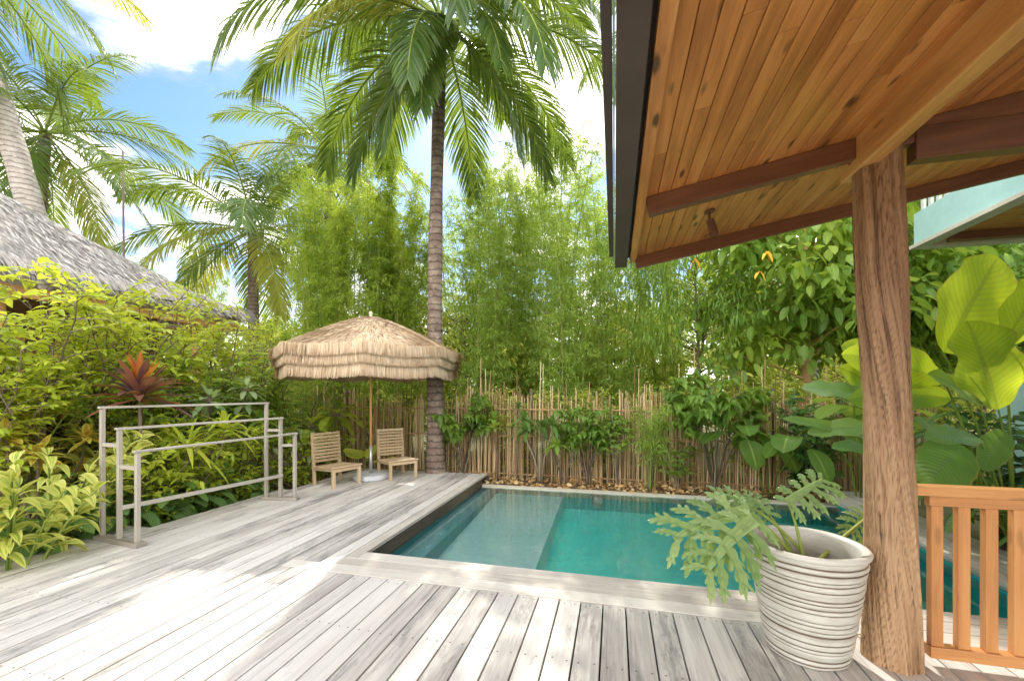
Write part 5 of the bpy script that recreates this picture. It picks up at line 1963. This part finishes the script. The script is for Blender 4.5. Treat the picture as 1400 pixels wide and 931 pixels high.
# ================================================================== BIG CALATHEA LEAVES AT RIGHT
def big_leaf(parent, base_px, tip_px, width, up, mat, bend=.1, wave=.06, root=None, tint=.6, fold=.16):
    b = at(*base_px)
    e = at(*tip_px)
    d = e - b
    L = np.linalg.norm(d)
    d = d + DZ * bend * L
    g = Geo()
    add_leaves(g, [b], [d], [L], [width], [tint], bend=[bend], fold=fold, prof=prof_pow(.6, .62), nt=34, ns=8, edge=.045, wave=wave, up=np.array([up], float), kw=14)
    g.build('leaf', M[mat], parent, smooth=True)
    if root is not None:
        g = Geo()
        r = np.asarray(root, float)
        t_ = np.linspace(0, 1, 12)[:, None]
        mid = np.array([r[0] * .6 + b[0] * .4, r[1] * .6 + b[1] * .4, r[2] + (b[2] - r[2]) * .65])
        pts = (1 - t_) ** 2 * r + 2 * t_ * (1 - t_) * mid + t_ ** 2 * b
        tube(g, pts, np.linspace(.014, .006, 12), 8, tint=.5)
        g.build('stalk', M['greenstem'], parent, smooth=True)


rt = gnd(1405, 700, -.3)
rt = at(1390, HY, 4.0)
rt[2] = -.3
ca = thing('giant_calathea', 'huge glowing lime leaves of the calathea rising over the balustrade', 'plant', rt)
F = [0, -1, .25]
big_leaf(ca, (1290, 482, 3.7), (1366, 348, 3.8), .66, (.1, -1, .2), 'banana', bend=.02, root=rt, tint=.9, wave=.06)
big_leaf(ca, (1365, 560, 3.5), (1318, 425, 3.6), .72, (.1, -1, .1), 'banana', bend=.08, root=rt + np.array([.05, 0, 0]), tint=.85, wave=.1)
big_leaf(ca, (1372, 470, 3.6), (1440, 365, 3.5), .42, (0, -1, .1), 'banana', bend=.05, root=rt, tint=.9)
big_leaf(ca, (1290, 520, 3.8), (1140, 480, 3.9), .42, (0, -1, .25), 'banana', bend=.12, root=rt + np.array([-.15, 0, 0]), tint=.7)
big_leaf(ca, (1300, 545, 3.7), (1150, 545, 4.0), .36, (0, -1, .45), 'banana', bend=.2, root=rt + np.array([-.1, .1, 0]), tint=.6)
big_leaf(ca, (1340, 555, 3.6), (1255, 500, 3.6), .3, (.0, -.7, .8), 'banana', bend=.2, root=rt, tint=.5)
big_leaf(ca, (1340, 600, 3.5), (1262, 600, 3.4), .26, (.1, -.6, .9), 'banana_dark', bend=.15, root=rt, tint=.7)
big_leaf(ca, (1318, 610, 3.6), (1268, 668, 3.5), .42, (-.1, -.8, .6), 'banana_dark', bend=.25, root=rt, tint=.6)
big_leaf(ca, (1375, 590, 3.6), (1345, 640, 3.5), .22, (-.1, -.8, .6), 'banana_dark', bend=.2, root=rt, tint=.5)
rt2 = at(1235, HY, 5.0)
rt2[2] = -.3
cb2 = thing('giant_calathea', 'broad dark green calathea leaves reaching left from behind the trunk post', 'plant', rt2)
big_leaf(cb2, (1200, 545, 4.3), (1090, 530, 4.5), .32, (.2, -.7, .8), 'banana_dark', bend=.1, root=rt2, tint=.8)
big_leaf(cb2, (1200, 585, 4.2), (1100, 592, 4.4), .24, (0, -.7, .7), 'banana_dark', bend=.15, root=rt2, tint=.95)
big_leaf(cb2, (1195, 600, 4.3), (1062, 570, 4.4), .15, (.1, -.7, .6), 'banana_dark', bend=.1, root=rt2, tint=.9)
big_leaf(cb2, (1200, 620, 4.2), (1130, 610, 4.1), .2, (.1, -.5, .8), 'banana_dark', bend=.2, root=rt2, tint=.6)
big_leaf(cb2, (1200, 500, 4.4), (1146, 470, 4.4), .36, (.2, -.9, .2), 'banana', bend=.1, root=rt2, tint=.8)
big_leaf(cb2, (1200, 530, 4.4), (1144, 500, 4.4), .3, (.2, -.9, .2), 'banana', bend=.1, root=rt2, tint=.8)
# plants behind the balustrade
sB = rosplant('dumb_cane', 'patterned broad-leaved plants behind the balustrade under the calathea', 'foliage plant', P(4.6, 3.75, -.25), 'herring', 521, .7, 12, .36, .16, -.1, 1.0, .35, prof=ELL, stems=5, spread=.4, pet=.18, nt=7, wave=.1, stemmat='greenstem')
dup(sB, P(3.7, 3.85, -.25), 2.0, 1.0, 'patterned plant behind the balustrade at the right picture edge')
shrub('leafy_shrub', 'dark leafy shrub between the balustrade and the teal wall', P(5.4, 3.9, -.25), 'dark', 522, height=1.7, spread=.5, stems=10, twigs=12, tlen=.3, nl=8, ll=.17, lw=.07, start=.15)
rosplant('split_leaf_plant', 'drooping leafy plant at the pool corner just left of the trunk post', 'plant', P(5.6, 3.5, -.02), 'mid', 523, .45, 12, .32, .12, -.3, .9, .4, stems=2, spread=.15, pet=.15, nt=6, wave=.25, stemmat='greenstem')

# ================================================================== THATCHED HOUSE
ec = at(352, 437, 9.6)          # eave corner
hs_ = thing('thatched_house', 'house with a big grey thatched roof behind the left garden', 'house', np.array([ec[0] - 2, ec[1] - 2, -.3]))
ue, ve = ec[0] * SA + ec[1] * CA, ec[0] * CA - ec[1] * SA
ze = ec[2]
HW, RISE = 5.2, .74
nS, nT = 60, 40


def roof_pt(s, t, off=0.0):
    """face A: s along the eave (0 = corner), t up the slope 0..1, hip on the corner side"""
    inset = HW * t
    u = (ue - inset) * (1 - s) + (ue - 14 + inset * .2) * s
    v = ve - inset
    z = ze + RISE * HW * (t ** 1.12)
    return P(u, v, z + off)


def roof_pb(s, t, off=0.0):
    inset = HW * t
    v = (ve - inset) * (1 - s) + (ve - 2 * HW + inset) * s
    return P(ue - inset, v, ze + RISE * HW * (t ** 1.12) + off)


g = Geo()
for fn_ in (roof_pt, roof_pb):
    V, UV = [], []
    for i in range(nT + 1):
        for j in range(nS + 1):
            s, t = j / nS, i / nT
            q = fn_(s, t)
            nz = .05 * mnoise.noise(Vector(q * 1.1)) + .02 * mnoise.noise(Vector(q * 5))
            q = q + DZ * nz
            V.append(q)
            UV.append((t * HW * 1.3, s * 14))
    Q = [(i * (nS + 1) + j, i * (nS + 1) + j + 1, (i + 1) * (nS + 1) + j + 1, (i + 1) * (nS + 1) + j) for i in range(nT) for j in range(nS)]
    g.add(V, Q, uv=UV)
g.build('roof', M['thatch'], hs_, smooth=True)
# thick shaggy eave: strands
g = Geo()
n = 5200
s = RNG.random(n)
t = np.abs(RNG.normal(0, .02, n))
pa = np.array([roof_pt(a, b, .02) for a, b in zip(s * .8, t)])
pb2 = np.array([roof_pb(a, b, .02) for a, b in zip(RNG.random(1400) * .6, np.abs(RNG.normal(0, .02, 1400)))])
dA = nrm(DV * .8 - DZ * .8)
dB = nrm(DU * .75 - DZ * .75)
for p_, d_ in ((pa, dA), (pb2, dB)):
    m = len(p_)
    add_rhombs(g, p_ - d_ * .27, np.broadcast_to(d_, (m, 3)) + RNG.normal(0, .06, (m, 3)), RNG.uniform(.3, .37, m), .025, np.clip(RNG.normal(.45, .2, m), 0, 1), bend=.2)
n2_ = 15000
ts_ = RNG.uniform(.02, .95, n2_)
ss_ = RNG.random(n2_) * .72
pa = np.array([roof_pt(a, b, .03) for a, b in zip(ss_, ts_)])
pb2 = np.array([roof_pb(a, b, .03) for a, b in zip(RNG.random(3500) * .5, RNG.uniform(.02, .9, 3500))])
for p_, d_ in ((pa, nrm(DV * .8 - DZ * .6)), (pb2, nrm(DU * .8 - DZ * .6))):
    m = len(p_)
    add_rhombs(g, p_, np.broadcast_to(d_, (m, 3)) + RNG.normal(0, .1, (m, 3)), RNG.uniform(.15, .4, m), .022, np.clip(RNG.normal(.6, .25, m), 0, 1), bend=.0)
m_th = mat_strand('thatch_strands', (.24, .22, .2), (.48, .45, .42), (.68, .65, .61))
g.build('eave_thatch', m_th, hs_)
g = Geo()
a, b = P(ue - .25, ve - .3, ze - .22), P(ue - 12, ve - .3, ze - .22)
bar(g, a, b, .08, .16, tint=.5)
bar(g, P(ue - .3, ve - .25, ze - .22), P(ue - .3, ve - 7, ze - .22), .08, .16, tint=.5)
g.build('eave_beam', M['pole'], hs_)
g = Geo()
for i in range(12):
    u = ue - .8 - i * .75
    bar(g, P(u, ve - .1, ze - .1), P(u, ve - 1.2, ze + .6), .07, .1, tint=.3)
g.build('rafters', M['chair'], hs_)
mw = mat_wood('house_wall_boards', (.16, .09, .045), (.3, .18, .09), (.42, .27, .14), grain=20)
g = Geo()
box(g, P(ue - 6.8, ve - 1.75, 1.4), DU * 5.9, DV * .05, DZ * 1.75, tint=.2)
box(g, P(ue - .95, ve - 4.5, 1.4), DV * 2.8, DU * .05, DZ * 1.75, tint=.2)
g.build('wall', mw, hs_)
for i in range(5):
    u = ue - 2.2 - i * 1.35
    g = Geo()
    for z0 in (0.75, 2.35):
        bar(g, P(u - .45, ve - 1.68, z0), P(u + .45, ve - 1.68, z0), .06, .06, tint=.7)
    for s_ in (-.45, .45):
        bar(g, P(u + s_, ve - 1.67, .72), P(u + s_, ve - 1.67, 2.38), .06, .06, up=DU, tint=.7)
    wf = g.build('window', M['pole'], hs_, bevel=.003)
    g = Geo()
    for k in range(15):
        zc_ = .84 + k * .1
        box(g, P(u, ve - 1.685, zc_), DU * .41, nrm(DV * .5 - DZ * .8) * .045, nrm(DV * .8 + DZ * .5) * .004, tint=random.random())
    l_ = g.build('louvres', M['white'], wf, world=False)
    l_.location = tuple(-np.array(hs_.location))
for i in range(4):
    u = ue - 1.0 - i * 2.9
    g = Geo()
    tube(g, [P(u, ve - .55, -.3), P(u, ve - .55, ze - .2)], .075, 10)
    g.build('veranda_post', M['pole'], hs_, smooth=True)

# second thatched roof piece at far left, a thin aerial pole
b = at(169, HY, 10.5)
g = Geo()
tube(g, [(b[0], b[1], -.3), (b[0] + .02, b[1], 3), (b[0] - .02, b[1], 7.5)], [.03, .025, .02], 8)
tag(g.build('slender_pole', M['bark'], loc=(b[0], b[1], -.3), smooth=True), 'thin bare upright pole rising behind the thatched roof', 'pole')
b = at(1114, HY, 10.5)
g = Geo()
weldbox(g, (b[0], b[1], 1.4), (0, 0, 1.7), (.09, 0, 0), (0, .09, 0))
tag(g.build('white_pillar', M['white'], loc=(b[0], b[1], -.3), bevel=.01), 'white square pillar glimpsed beyond the fence left of the trunk post', 'pillar')
